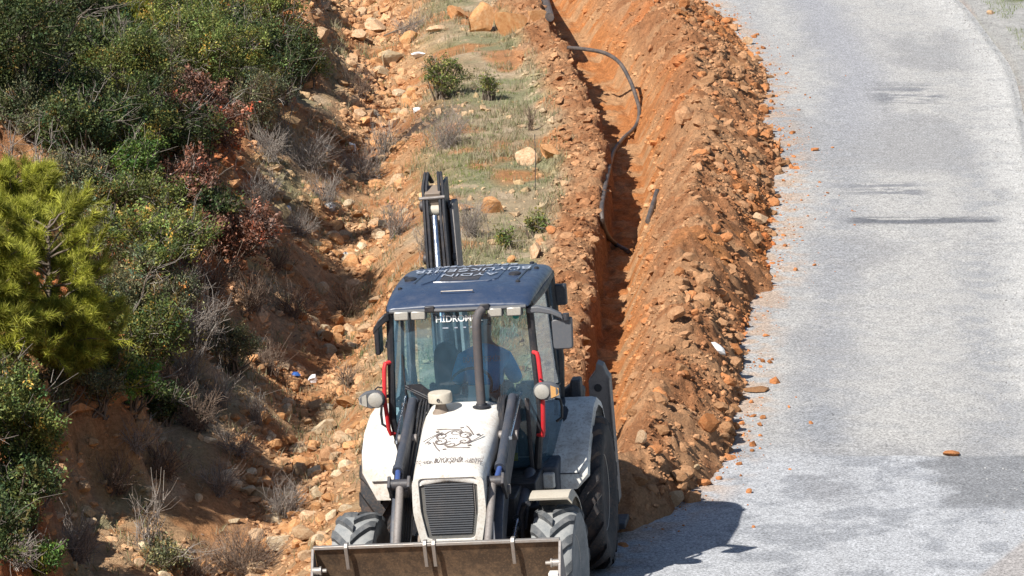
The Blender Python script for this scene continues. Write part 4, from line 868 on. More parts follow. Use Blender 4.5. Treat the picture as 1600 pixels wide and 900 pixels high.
BIG = {mk: [np_mesh('boulder', rock_shape(ICO3, 9, rr_, .012, .30, .66), ICO3[1], M[mk]) for _ in range(5)] for mk in ('rock_tan', 'rock_orange', 'rock_cream')}

def stone(name, mesh, p, size, rot, sink=.36):
    o = bpy.data.objects.new(name, mesh); o.location = (p[0], p[1], p[2] + size[2] * (1 - 2 * sink) * .75)
    o.scale = size; o.rotation_euler = rot; return link(o)

# single stones one can point at: photograph x, y of the foot, width, height in pixels, colour, label
SINGLE = [
 (745, 48, 58, 56, 'rock_orange', 'boulder', 'large orange boulder with a flat split face at the top of the slope'),
 (800, 50, 50, 56, 'rock_orange', 'boulder', 'blocky boulder close beside the large orange one by the thick pipe'),
 (716, 30, 40, 30, 'rock_orange', 'boulder', 'middling orange boulder left of the two large ones at the top'),
 (585, 48, 40, 26, 'rock_tan', 'boulder', 'tan boulder above the cream slab near the red bank'),
 (640, 66, 36, 22, 'rock_orange', 'boulder', 'low orange boulder between the cream slab and the white bag'),
 (840, 30, 30, 26, 'rock_orange', 'boulder', 'orange boulder in the spoil bank right beside the thick pipe'),
 (608, 102, 62, 34, 'rock_cream', 'boulder', 'big cream slab of rock lying tilted above the green round shrub'),
 (822, 258, 40, 36, 'rock_tan', 'boulder', 'rounded tan boulder at the foot of the spoil bank beside the grass'),
 (858, 248, 36, 34, 'rock_orange', 'boulder', 'orange brown boulder half buried in the spoil bank next to the rounded one'),
 (766, 330, 46, 30, 'rock_orange', 'boulder', 'orange rock alone in the dry grass just right of the digging arm'),
 (726, 328, 34, 14, 'rock_orange', 'rock', 'low flat orange rock beside the digging arm head'),
 (836, 400, 22, 34, 'rock_tan', 'rock', 'upright tan stone at the edge of the spoil bank near the cab roof'),
 (800, 410, 16, 14, 'rock_orange', 'rock', 'small orange stone in the grass just behind the cab roof'),
 (430, 858, 74, 36, 'rock_cream', 'boulder', 'large flat cream boulder to the left of the front bucket'),
 (478, 842, 44, 26, 'rock_tan', 'rock', 'brown rock leaning on the large cream boulder left of the bucket'),
 (507, 676, 48, 32, 'rock_cream', 'boulder', 'biggest pale rock in the lit rubble left of the white mudguard'),
 (512, 720, 26, 26, 'rock_brown', 'rock', 'dark brown stone in the lit rubble near the left mudguard'),
 (490, 640, 34, 24, 'rock_tan', 'rock', 'tan rock in the middle of the lit gully rubble'),
 (545, 636, 46, 24, 'rock_orange', 'rock', 'orange rock at the edge of the gully beside the left headlamp'),
 (525, 505, 26, 18, 'rock_orange', 'rock', 'orange stone in the shaded gully left of the cab'),
 (545, 450, 34, 18, 'rock_tan', 'rock', 'flat tan rock at the lit edge of the shaded gully'),
 (560, 340, 22, 14, 'rock_orange', 'rock', 'orange stone among the grey twigs above the gully'),
 (500, 60, 34, 24, 'rock_tan', 'rock', 'tan rock high on the red bank at the top'),
 (560, 60, 34, 22, 'rock_tan', 'rock', 'tan rock between the red bank and the cream slab'),
 (680, 50, 44, 16, 'rock_tan', 'rock', 'long tan rock at the top beside the orange boulder'),
 (310, 784, 16, 14, 'rock_cream', 'rock', 'round stone on the lit patch under the shaded red bank'),
 (367, 818, 24, 12, 'rock_cream', 'rock', 'smooth cream stone left of the big flat boulder'),
 (235, 778, 22, 16, 'rock_cream', 'rock', 'cream stone at the left end of the lit patch under the bank'),
 (130, 72, 26, 26, 'rock_orange', 'rock', 'orange rock showing between the dark shrubs at the top left'),
 (1166, 70, 22, 18, 'rock_tan', 'rock', 'tan stone perched at the road edge of the far end of the heap'),
 (1070, 192, 26, 28, 'rock_brown', 'rock', 'pointed brown stone standing out of the far part of the heap'),
 (1000, 690, 20, 22, 'rock_tan', 'rock', 'tan stone standing up on the near part of the heap'),
 (1108, 668, 30, 26, 'rock_red', 'soil clod', 'round bright orange clod low on the road side of the near heap'),
 (1088, 734, 12, 14, 'rock_cream', 'rock', 'small pale block at the foot of the near heap'),
 (1056, 790, 44, 30, 'rock_tan', 'soil clod', 'big tan clod at the near end of the heap above the cab shadow'),
 (1082, 792, 28, 22, 'rock_brown', 'soil clod', 'brown clod at the very corner of the near heap above the cab shadow'),
 (1186, 348, 36, 18, 'rock_tan', 'rock', 'pale tan rock at the road side of the middle of the heap'),
 (1180, 618, 36, 7, 'rock_brown', 'soil clod', 'flat brown flake of soil on the road beside the heap'),
 (1486, 720, 24, 9, 'rock_red', 'soil clod', 'clod of red soil lying alone on the joint across the road'),
 (1243, 430, 7, 6, 'rock_red', 'soil clod', 'tiny red crumb of soil on the pale road beside the middle of the heap'),
 (1192, 662, 9, 7, 'rock_red', 'soil clod', 'red crumb on the road, upper one of the pair by the near heap'),
 (1188, 674, 9, 6, 'rock_red', 'soil clod', 'red crumb on the road, lower one of the pair by the near heap'),
 (1267, 670, 7, 5, 'rock_red', 'soil clod', 'red crumb on the road farther right than the pair by the near heap'),
 (1170, 778, 11, 8, 'rock_red', 'soil clod', 'red crumb on the road just above the rounded cab shadow'),
 (1123, 758, 10, 7, 'rock_red', 'soil clod', 'red crumb on the road between the near heap and the cab shadow'),
 (1175, 713, 7, 5, 'rock_red', 'soil clod', 'tiny red crumb on the road beside the near end of the heap'),
 (1548, 22, 14, 8, 'rock_tan', 'rock', 'tan stone on the far road verge at the top right'),
]
for u, v, w, h, mk, nm, lab in SINGLE:
    p = pick(u, v)
    if float(c_rl(p.y)) < p.x < float(c_rr(p.y)): p.z = max(p.z, .008)          # on the road, not under it
    s = pxm(p); sx, sz = w / s / 2 * 1.15, h / s / 2 * 1.2
    me = random.choice(BIG[mk]) if mk in BIG and w > 20 else random.choice(ROCK[mk])
    o = stone(nm.replace(' ', '_'), me, p, (sx, max(sx, sz) * .9, sz), (random.uniform(-.2, .2), random.uniform(-.2, .2), random.uniform(0, 6.28)), .22)
    tag(o, lab, 'soil clod' if 'clod' in nm else 'rock')

def frame_ok(X, Y, z, m=25):
    d = Y * FW[1] + (z - CAM_H) * FW[2]; u = 800 + FPX * X / d; v = 450 - FPX * (Y * UP[1] + (z - CAM_H) * UP[2]) / d
    return (u > -m) & (u < 1600 + m) & (v > -m) & (v < 900 + m)
def scatter(n, seed, dens):
    r = np.random.default_rng(seed); X = r.uniform(-7.2, 6, n); Y = r.uniform(43, 88, n); z, Z = land(X, Y, True)
    k = (r.random(n) < dens(X, Y, Z)) & frame_ok(X, Y, z); return X[k], Y[k], z[k], {a: b[k] for a, b in Z.items()}, r
def d_rub(X, Y, Z):
    left = X < Z['lip'] - .85
    c = fbm(X * .9, Y * .5, 3, 301)
    d = np.clip(Z['gq'] * 1.5, 0, 1) * .85 + sstep(1.1, .1, Z['t']) * (Z['t'] > 0) * .55 + .13 * (Z['t'] == 0) + .30 * (Z['t'] > 0) * sstep(2.6, 1.2, Z['t']) + .08 * (Z['t'] > 0)
    d = d + Z['near'] * (Z['t'] == 0) * .25
    return d * sstep(.30, .55, c) * left * (1 - Z['road'])
X, Y, z, Z, r = scatter(120000, 21, d_rub)
size = .014 + .030 * r.pareto(2.4, len(X)); size = np.clip(size, .012, .14) * .82 * (.65 + .5 * np.clip(Z['gq'], 0, 1))
order = np.argsort(-size * FPX / Y); big = order[:270]
LAND = [('the blue litter scrap', 461, 585), ('the biggest pale gully rock', 507, 660), ('the left headlamp', 581, 627), ('the left mudguard', 590, 690), ('the left front wheel', 560, 825), ('the large flat cream boulder', 430, 840), ('the upright grey dead bush', 445, 775), ('the lit patch under the bank', 270, 785), ('the fallen grey branches', 310, 500), ('the clear plastic bag', 517, 322), ('the low brown oak', 360, 390), ('the upright brown oak', 312, 215), ('the cream slab', 608, 90), ('the round green shrub', 690, 125), ('the large orange boulder', 745, 28), ('the rounded tan boulder', 822, 245), ('the orange rock by the arm', 766, 318), ('the digging arm head', 685, 300), ('the left cab mirror', 592, 505), ('the cab roof', 730, 440), ('the scorched patch', 655, 190), ('the grey brush on the slope', 480, 235), ('the red bank top', 490, 30), ('the shaded gully bend', 540, 470), ('the bucket end', 490, 880), ('the flat tan edge rock', 545, 445), ('the bright round shrub', 215, 275), ('the largest pine', 80, 440), ('the cut bank', 150, 700), ('the bare pale stems', 228, 810), ('the bottom dead brush', 380, 872), ('the dry tuft by the rubble', 400, 640), ('the white scrap on the slope', 449, 325),
 ('the short black pipe', 1020, 328), ('the white block', 1122, 545), ('the perched road edge stone', 1166, 62), ('the pointed brown stone', 1070, 180), ('the standing tan stone', 1000, 680), ('the bright orange clod', 1108, 655), ('the hose bend', 995, 170), ('the hose end', 980, 398), ('the thick pipe end', 858, 30), ('the stabiliser', 925, 600), ('the cab mirror', 884, 515), ('the rear wheel', 955, 780), ('the pale rock mid heap', 1186, 340), ('the near heap corner', 1070, 785), ('the low bank shrub', 836, 360), ('the flat brown flake', 1180, 615), ('the heap top end', 1040, 20), ('the middle heap crest', 1090, 260), ('the dark heap hollow', 1035, 470), ('the heap edge bulge', 1215, 125), ('the near heap middle', 1050, 600), ('the far heap flank', 1130, 130), ('the mid heap flank', 1150, 430)]
used_labels = {}
def near_label(what, x, y, z, where):
    d = y * FW[1] + (z - CAM_H) * FW[2]; u = 800 + FPX * x / d; v = 450 - FPX * (y * UP[1] + (z - CAM_H) * UP[2]) / d
    c = sorted(LAND, key=lambda q: math.hypot(q[1] - u, q[2] - v)); out = None
    for q in c[:10]:
        dx, dy = u - q[1], v - q[2]; dist = math.hypot(dx, dy); ang = math.degrees(math.atan2(-dy, dx)) % 360
        way = ['right of', 'above and right of', 'above', 'above and left of', 'left of', 'below and left of', 'below', 'below and right of'][int((ang + 22.5) // 45) % 8]
        lab = '%s %s, %s%s %s' % (what, where, 'close ' if dist < 30 else ('' if dist < 70 else 'well '), way, q[0])
        if len(lab.split()) > 16: continue
        if out is None: out = lab
        if lab not in used_labels: out = lab; break
    used_labels[out] = 1; return out
CNAME = {'rock_tan': 'tan', 'rock_cream': 'cream', 'rock_orange': 'orange', 'rock_red': 'orange', 'rock_brown': 'brown'}
def sname(s): return 'small' if s < .075 else ('middling' if s < .105 else 'large')
GROUPS = ['rocks in the gully', 'rocks at the foot of the bank', 'stones in the dry grass', 'rocks left of the loader']; WHERE = ['in the gully', 'on the bank', 'in the grass', 'on bare ground']
for i in big:
    gi = 1 if Z['t'][i] > 0.05 else (0 if Z['gq'][i] > .3 else (3 if Y[i] < 48.5 else 2)); s = size[i]
    mk = r.choice(['rock_tan', 'rock_cream', 'rock_orange', 'rock_orange'])
    o = stone('rock', ROCK[mk][r.integers(7)], (X[i], Y[i], z[i]), (s * r.uniform(.9, 1.4), s * r.uniform(.8, 1.2), s * r.uniform(.55, .95)), tuple(r.uniform(-.5, .5, 2)) + (r.uniform(0, 6.28),))
    tag(o, near_label('%s %s rock' % (sname(s), CNAME[str(mk)]), X[i], Y[i], z[i], WHERE[gi]), 'rock', GROUPS[gi])
def crumbs(name, X, Y, z, size, mat, label, cat, r, flat=.75, sink=.2, col=None):
    n = len(X); V0, F0 = ICO1; k = len(V0)
    A = r.normal(size=(n, 3, 3)); Q = np.linalg.qr(A)[0]
    V = V0[None] * (1 + .28 * r.normal(size=(n, k, 1))); V = V * r.uniform(.6, 1.3, (n, 1, 3)); V = np.einsum('nij,nkj->nki', Q, V) * size[:, None, None]
    V[:, :, 2] *= flat
    V += np.stack([X, Y, z + size * (flat - 2 * sink) * .6], 1)[:, None, :]
    F = (F0[None] + (np.arange(n) * k)[:, None, None]).reshape(-1, 3)
    o = link(bpy.data.objects.new(name, np_mesh(name, V.reshape(-1, 3), F, M[mat], False, None if col is None else np.repeat(col, k, 0))))
    tag(o, label, cat, None, 'stuff')
small = order[270:30000]
cc = soil_colour(X, Y, z, Z); cc = np.clip(cc * r.uniform(.75, 1.35, (len(X), 1)) * .55 + .45 * np.array([[.50, .30, .165]]) * r.uniform(.6, 1.3, (len(X), 1)), .02, .75)
crumbs('rubble', X[small], Y[small], z[small], size[small], 'crumb', 'small broken stones strewn over the gully, bank and grass', 'rubble', r, col=cc[small])

def d_face(X, Y, Z): return (Z['t'] > 0) * sstep(-.1, .25, Z['t']) * sstep(2.4, 1.0, Z['t']) * (.35 + .65 * sstep(.38, .6, fbm(X * 1.2, Y * .9, 3, 331))) * (X > -7)
X, Y, z, Z, r = scatter(60000, 23, d_face); n = min(len(X), 14000); X, Y, z = X[:n], Y[:n], z[:n]; Z = {a: b_[:n] for a, b_ in Z.items()}
crumbs('bank_stones', X, Y, z, np.clip(.014 + .030 * r.pareto(2.3, n), .01, .13), 'crumb', 'broken stones and clods sticking out of the earth bank', 'rubble', r, col=np.clip(soil_colour(X, Y, z, Z) * r.uniform(.7, 1.5, (n, 1)), .02, .7))
def d_heap(X, Y, Z):
    onh = Z['inright'] & (Z['q'] > .12); onb = (Z['qb'] > .15) & (X < Z['lip'] + .02) & (Z['tf'] > .2)
    d = onh * (.55 + .35 * Z['q2'] + .2 * (Z['q2'] > .75)) + onb * .75 + (Z['inright'] & (Z['q'] <= .25)) * .06
    sp = X - Z['toe']; d = d + ((sp > 0) & (Y > 44.9)) * np.exp(-np.maximum(sp, 0) / .16) * .45
    return d * (.35 + .9 * sstep(.35, .6, fbm(X * 1.3, Y * 1.0, 3, 311)))
X, Y, z, Z, r = scatter(230000, 22, d_heap)
z = np.where(X > Z['toe'], np.maximum(z, .006), z)
size = np.clip(.009 + .0165 * r.pareto(2.5, len(X)), .008, .10) * np.where(X > Z['toe'], .55, 1) * np.where(Z['q'] < .9, .75, 1)
order = np.argsort(-size * FPX / Y); big = order[:210]
for i in big:
    s = size[i]; onb = X[i] < Z['lip'][i]; onr = X[i] > Z['toe'][i]
    mk = r.choice(['rock_red', 'rock_brown', 'rock_brown'])
    o = stone('soil_clod', ROCK[mk][r.integers(7)], (X[i], Y[i], z[i]), (s * r.uniform(.9, 1.3), s * r.uniform(.8, 1.2), s * r.uniform(.6, .95)), tuple(r.uniform(-.5, .5, 2)) + (r.uniform(0, 6.28),))
    tag(o, near_label('%s %s clod' % (sname(s), CNAME[str(mk)]), X[i], Y[i], z[i], 'on the low bank' if onb else ('on the road' if onr else 'on the heap')), 'soil clod', 'clods on the low bank' if onb else ('clods on the road' if onr else 'clods on the heap'))
small = order[210:62000]
cc = np.clip(soil_colour(X, Y, z, Z) * r.uniform(.75, 1.18, (len(X), 1)), .02, .75); off = X > Z['toe']; cc[off] = np.array([[.42, .17, .065]]) * r.uniform(.7, 1.2, (int(off.sum()), 1))
crumbs('soil_crumbs', X[small], Y[small], z[small], size[small], 'crumb', 'loose crumbs of dug soil over the heap, the low bank and the road edge', 'soil', r, col=cc[small])
# loose chippings along the far verge and across the road
r = np.random.default_rng(31); n = 6000; Y = r.uniform(43.5, 88, n); lane = np.abs(r.normal(0, .55, n)); X = c_rr(Y) + .25 - lane
k = frame_ok(X, Y, 0 * X); X, Y = X[k], Y[k]; zz_ = np.maximum(land(X, Y), .006)
crumbs('chippings', X, Y, zz_, r.uniform(.005, .011, len(X)), 'gravel', 'loose pale chippings along the far edge of the road', 'gravel', r)

# ------------------------------------------------------------------ grass
def blades(name, X, Y, z, h, w, lean, mat, label, r):
    n = len(X); a = r.uniform(0, 6.28, n); b_ = r.uniform(0, 6.28, n)
    B = np.stack([X, Y, z - .01], 1); t = np.stack([np.cos(a), np.sin(a), 0 * a], 1) * (w / 2)[:, None]
    top = B + np.stack([np.cos(b_) * lean * h, np.sin(b_) * lean * h, h * np.sqrt(np.maximum(.05, 1 - lean ** 2))], 1)
    mid = B * .5 + top * .5 + np.stack([0 * h, 0 * h, .12 * h], 1)
    V = np.stack([B - t, B + t, mid + t * .7, top, mid - t * .7], 1)
    F = np.array([[0, 1, 2], [0, 2, 4], [4, 2, 3]])[None] + (np.arange(n) * 5)[:, None, None]
    o = link(bpy.data.objects.new(name, np_mesh(name, V.reshape(-1, 3), F.reshape(-1, 3), M[mat]))); tag(o, label, 'grass', None, 'stuff')
def d_gr(X, Y, Z):
    c = fbm(X * 1.0, Y * .7, 4, 401); ok = (X < Z['lip'] - .55) & (Z['road'] < .5)
    sh = (Z['t'] == 0) * (1 - .75 * np.clip(Z['gq'] * 1.6, 0, 1)) * (1 - .75 * Z['near'])
    return ok * (sh * sstep(.48, .60, c) * .8 + (Z['t'] > .2) * .35 * sstep(.45, .6, c) + .08 * (Z['t'] == 0))
def tufted(n, seed, dens, per, spread):
    X, Y, z, Z, r = scatter(n, seed, dens); X = np.repeat(X, per) + r.normal(0, spread, len(X) * per); Y = np.repeat(Y, per) + r.normal(0, spread, len(Y) * per)
    return X, Y, land(X, Y), r
X, Y, z, r = tufted(30000, 41, d_gr, 15, .05); n = len(X)
blades('dry_grass', X, Y, z, r.uniform(.04, .15, n) * (.6 + .9 * fbm(X * .6, Y * .6, 2, 402)), r.uniform(.006, .011, n), r.uniform(.15, .8, n), 'drygrass', 'dry straw coloured grass over the strip between gully and trench', r)
gp = pick(718, 262); gp2 = pick(560, 130); 
def d_green(X, Y, Z):
    a = np.exp(-((X - gp.x) / .55) ** 2 - ((Y - gp.y) / 1.6) ** 2) + .35 * np.exp(-((X + .2) / .7) ** 2 - ((Y - 72) / 3) ** 2) + .25 * np.exp(-((X + .6) / .6) ** 2 - ((Y - 66) / 2.4) ** 2) + .12 * sstep(.58, .66, fbm(X * .9, Y * .7, 3, 431))
    return np.clip(a, 0, 1) * (X < Z['lip'] - .7) * (Z['t'] == 0) * (1 - Z['near'])
X, Y, z, r = tufted(22000, 42, d_green, 9, .04); n = len(X)
blades('green_grass', X, Y, z, r.uniform(.02, .07, n), r.uniform(.005, .010, n), r.uniform(.1, .7, n), 'greengrass', 'short fresh green grass in patches on the strip beside the trench', r)
r = np.random.default_rng(43); n = 9000; Y = r.uniform(60, 90, n); X = c_rr(Y) + .35 + np.abs(r.normal(0, .8, n)); k = (fbm(X * 1.2, Y * .8, 3, 441) > .5) & frame_ok(X, Y, 0 * X); X, Y = X[k], Y[k]; n = len(X)
blades('verge_grass', X, Y, land(X, Y), r.uniform(.03, .09, n), r.uniform(.006, .010, n), r.uniform(.1, .7, n), 'greengrass', 'green grass tufts on the far verge of the road', r)

def d_lit(X, Y, Z): return sstep(.35, .9, Z['t']) * sstep(.38, .62, fbm(X * .9, Y * .7, 3, 451)) * .9 + (Z['gq'] > .3) * .08
X, Y, z, Z, r = scatter(60000, 44, d_lit); n = len(X); P_ = np.stack([X, Y, z + r.uniform(0, .035, n)], 1); A_ = r.normal(size=(n, 3)) * np.array([1, 1, .35]); A_ /= np.linalg.norm(A_, axis=1)[:, None]; B_ = np.cross(A_, r.normal(size=(n, 3)) * np.array([.4, .4, 1])); B_ /= np.linalg.norm(B_, axis=1)[:, None]
A_ *= r.uniform(.012, .05, (n, 1)); B_ *= r.uniform(.003, .014, (n, 1))
tag(link(bpy.data.objects.new('leaf_litter', np_mesh('leaf_litter', np.stack([P_ - A_, P_ + B_, P_ + A_, P_ - B_], 1).reshape(-1, 3), np.arange(4)[None] + (np.arange(n) * 4)[:, None], M['twig_brown']))), 'dry leaves and broken twigs covering the bank under the shrubs', 'leaf litter', None, 'stuff')

# ------------------------------------------------------------------ shrubs and young pines
def branch_tubes(paths, mat, name, parent, sides=4):
    V, F = [], []
    for pts, r0, r1 in paths:
        P = np.array(pts); n = len(P); D = np.gradient(P, axis=0); D /= np.linalg.norm(D, axis=1)[:, None] + 1e-9
        a = np.array([0., 0, 1]) if abs(D[0, 2]) < .8 else np.array([1., 0, 0]); U = np.cross(D, a); U /= np.linalg.norm(U, axis=1)[:, None] + 1e-9; W = np.cross(D, U)
        R = np.linspace(r0, r1, n); o = sum(len(v) for v in V) if False else branch_tubes.c
        q = np.arange(sides) * 2 * np.pi / sides
        V.append((P[:, None] + (U[:, None] * np.cos(q)[None, :, None] + W[:, None] * np.sin(q)[None, :, None]) * R[:, None, None]).reshape(-1, 3))
        i = (np.arange(n - 1)[:, None] * sides + np.arange(sides)[None]).ravel(); j = (np.arange(n - 1)[:, None] * sides + (np.arange(sides)[None] + 1) % sides).ravel()
        F.append(np.stack([i, j, j + sides, i + sides], 1) + o); branch_tubes.c += n * sides
    branch_tubes.c = 0
    return link(bpy.data.objects.new(name, np_mesh(name, np.concatenate(V), np.concatenate(F), mat, True)), parent)
branch_tubes.c = 0
def bend(a, b, r, k=.12, n=4):
    a, b = np.array(a, float), np.array(b, float); t = np.linspace(0, 1, n)[:, None]; L = np.linalg.norm(b - a)
    return a + (b - a) * t + np.concatenate([np.zeros((1, 3)), r.normal(0, k * L / n, (n - 1, 3))]).cumsum(0) * .8
def leaves(name, P, ln, wd, mat, parent, r, out=None, tint=None):
    n = len(P); A = r.normal(size=(n, 3))
    if out is not None: A = A * .75 + out
    A /= np.linalg.norm(A, axis=1)[:, None]; B = np.cross(A, r.normal(size=(n, 3))); B /= np.linalg.norm(B, axis=1)[:, None]
    A = A * (ln / 2)[:, None]; B = B * (wd / 2)[:, None]
    V = np.stack([P - A, P + B, P + A, P - B], 1).reshape(-1, 3); F = np.arange(4)[None] + (np.arange(n) * 4)[:, None]
    return link(bpy.data.objects.new(name, np_mesh(name, V, F, M[mat], False, np.repeat(tint, 4, 0))), parent)
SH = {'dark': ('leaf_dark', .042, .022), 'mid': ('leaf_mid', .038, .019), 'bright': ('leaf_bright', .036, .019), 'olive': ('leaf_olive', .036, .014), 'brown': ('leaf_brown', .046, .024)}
def shrub(u, v, w, h, kind, label, seed, nm='shrub', cat='shrub', dens=1.0):
    r = np.random.default_rng(seed); p = pick(u, v + h * .42); s = pxm(p); Rx, H = w / s / 2, h / s
    Rx *= 1.12; H *= 1.22
    root = empty(nm, p); tag(root, label, cat, None)
    c = np.array([0, 0, H * .42]); nl = int(16 + 8 * r.random()); lob = []
    for i in range(nl):
        d = r.normal(size=3); d /= np.linalg.norm(d); d[2] = d[2] * .85 + .05; k = r.uniform(.35, .95)
        q = c + d * np.array([Rx * k, Rx * k * .95, H * .50 * k]); rd = r.uniform(.16, .42) * min(Rx, H * .6)
        q[2] = max(q[2], rd * .55); lob.append((q, rd))
    lob.append((c, .5 * min(Rx, H * .6)))
    n = int(np.clip(.80 * w * h * dens, 700, 26000)); mk, ln, wd = SH[kind]
    wts = np.array([q[1] ** 2 for q in lob]); wts /= wts.sum()
    nc = max(30, n // 30); li = r.choice(len(lob), nc, p=wts); D = r.normal(size=(nc, 3)); D /= np.linalg.norm(D, axis=1)[:, None]; D[:, 2] = np.where(D[:, 2] < -.45, -D[:, 2], D[:, 2])
    rad = np.array([lob[i][1] for i in li]); C = np.array([lob[i][0] for i in li]) + D * (rad * r.uniform(.45, 1.05, nc))[:, None]
    shoot = D * .7 + r.normal(0, .35, (nc, 3)) + np.array([0, 0, .45]); shoot /= np.linalg.norm(shoot, axis=1)[:, None]; slen = r.uniform(.03, .22, nc) * (.5 + rad / .35)
    ci = r.integers(0, nc, n); t = r.random(n)
    P = C[ci] + shoot[ci] * (slen[ci] * t)[:, None] + r.normal(size=(n, 3)) * (.030 + .05 * rad[ci] * (1 - t))[:, None]
    P[:, 2] = np.maximum(P[:, 2], -.05)
    sh_t = np.clip(r.lognormal(0, .38, (nc, 1)), .4, 2.2) * np.array([[1, 1, 1]]) * (1 + r.normal(0, .14, (nc, 1)) * np.array([[1.2, .2, -.6]])) * r.uniform(.8, 1.25)
    dry = r.random(nc) < .07; sh_t[dry] *= np.array([[2.0, 1.15, .9]])
    leaves('crown', P, ln * r.uniform(.6, 1.35, n), wd * r.uniform(.6, 1.25, n), mk, root, r, shoot[ci] * .7, sh_t[ci])
    tw = []
    for i in range(int(4 + w / 14)):
        d = r.normal(size=3); d /= np.linalg.norm(d); d[2] = abs(d[2]) * .8 + .1; a0 = c + d * np.array([Rx, Rx, H * .5]) * r.uniform(.35, .8); e0 = c + d * np.array([Rx, Rx, H * .55]) * r.uniform(1.0, 1.25); tw.append((bend(a0, e0, r, .5, 5), .004, .0015))
        for j in range(3): b0 = a0 + (e0 - a0) * r.uniform(.3, .9); tw.append((bend(b0, b0 + (d + r.normal(0, .6, 3)) * r.uniform(.06, .2), r, .3, 3), .003, .0015))
    branch_tubes(tw, M['twig_grey'], 'dry_twigs', root, 3)['kind'] = 'stuff'
    paths = []
    for q, rd in lob: paths.append((bend((r.normal(0, .05), r.normal(0, .05), -.08), q, r, .35, 6), .014 + .008 * H, .005))
    for i in r.choice(nc, min(nc, 120), replace=False): q = lob[li[i]][0]; paths.append((bend(q, C[i] + shoot[i] * slen[i], r, .3, 4), .006, .002))
    branch_tubes(paths, M['bark'], 'trunk', root)
    return root
def pine(u, v, w, h, label, seed):
    r = np.random.default_rng(seed); p = pick(u, v + h * .45); s = pxm(p); Rx, H = w / s / 2, h / s
    root = empty('pine_tree', p); tag(root, label, 'pine tree'); paths = [(bend((0, 0, -.1), (0, 0, H * .95), r, .06, 8), .035, .008)]; tips = []; dirs = []
    for i in range(58):
        z0 = H * r.uniform(.05, .92); a = r.uniform(0, 6.28); L = Rx * (1.15 - .62 * z0 / H) * r.uniform(.6, 1.1); e = np.array([math.cos(a) * L, math.sin(a) * L, z0 + L * r.uniform(.25, .75)])
        q = bend((0, 0, z0), e, r, .2, 6); paths.append((q, .014, .004))
        for j in range(10):
            t = r.uniform(.30, 1.0); b0 = q[0] + (e - q[0]) * t; dd = (e - q[0]) / (np.linalg.norm(e - q[0]) + 1e-6) + r.normal(0, .55, 3); dd[2] += .45; dd /= np.linalg.norm(dd); e2 = b0 + dd * L * r.uniform(.14, .36)
            paths.append((bend(b0, e2, r, .15, 3), .005, .003))
            for k in np.linspace(.1, 1, 5): tips.append(b0 + (e2 - b0) * k); dirs.append(dd)
    T = np.array(tips); Dr = np.array(dirs); m = 24; T = np.repeat(T, m, 0); Dr = np.repeat(Dr, m, 0); n = len(T)
    A = Dr * .9 + r.normal(size=(n, 3)) * .55; A /= np.linalg.norm(A, axis=1)[:, None]; L = r.uniform(.07, .13, n)[:, None]; B = np.cross(A, r.normal(size=(n, 3))); B /= np.linalg.norm(B, axis=1)[:, None]; B *= .0035
    T = T + r.normal(size=(n, 3)) * .01
    V = np.stack([T - B, T + B, T + A * L], 1).reshape(-1, 3); F = np.arange(3)[None] + (np.arange(n) * 3)[:, None]
    pt = np.repeat(np.clip(r.lognormal(0, .32, (n // m // 5 + 1, 1)), .45, 1.8), m * 5, 0)[:n] * np.array([[1, 1, 1]]); link(bpy.data.objects.new('crown', np_mesh('crown', V, F, M['needle'], False, np.repeat(pt, 3, 0))), root); branch_tubes(paths, M['bark'], 'trunk', root)
def dead(u, v, w, h, label, seed, mat='twig_grey', n=60, upright=.35, th=.0045):
    r = np.random.default_rng(seed); p = pick(u, v + h * .42); s = pxm(p); Rx, H = w / s / 2, h / s
    root = empty('dead_bush', p); tag(root, label, 'dead bush'); paths = []; fine = []
    for i in range(n):
        a = r.uniform(0, 6.28); k = r.uniform(.35, 1.05); b0 = np.array([r.normal(0, .18) * Rx, r.normal(0, .18) * Rx, -.03]); e = np.array([math.cos(a) * Rx * k * (1 - upright * .6), math.sin(a) * Rx * k * (1 - upright * .6), H * r.uniform(.35, 1.0) * (1.15 - .5 * k * (1 - upright))])
        q = bend(b0, e, r, .35, 6); paths.append((q, th, th * .45))
        for j in range(6):
            t = r.uniform(.25, 1); b1 = q[int(t * 5)]; d = (e - b0) / np.linalg.norm(e - b0) + r.normal(0, .6, 3); e1 = b1 + d * r.uniform(.12, .34) * np.linalg.norm(e - b0); fine.append((bend(b1, e1, r, .3, 3), th * .55, th * .3))
    branch_tubes(paths, M[mat], 'stem', root, 3); branch_tubes(fine, M[mat], 'twigs', root, 3)['kind'] = 'stuff'

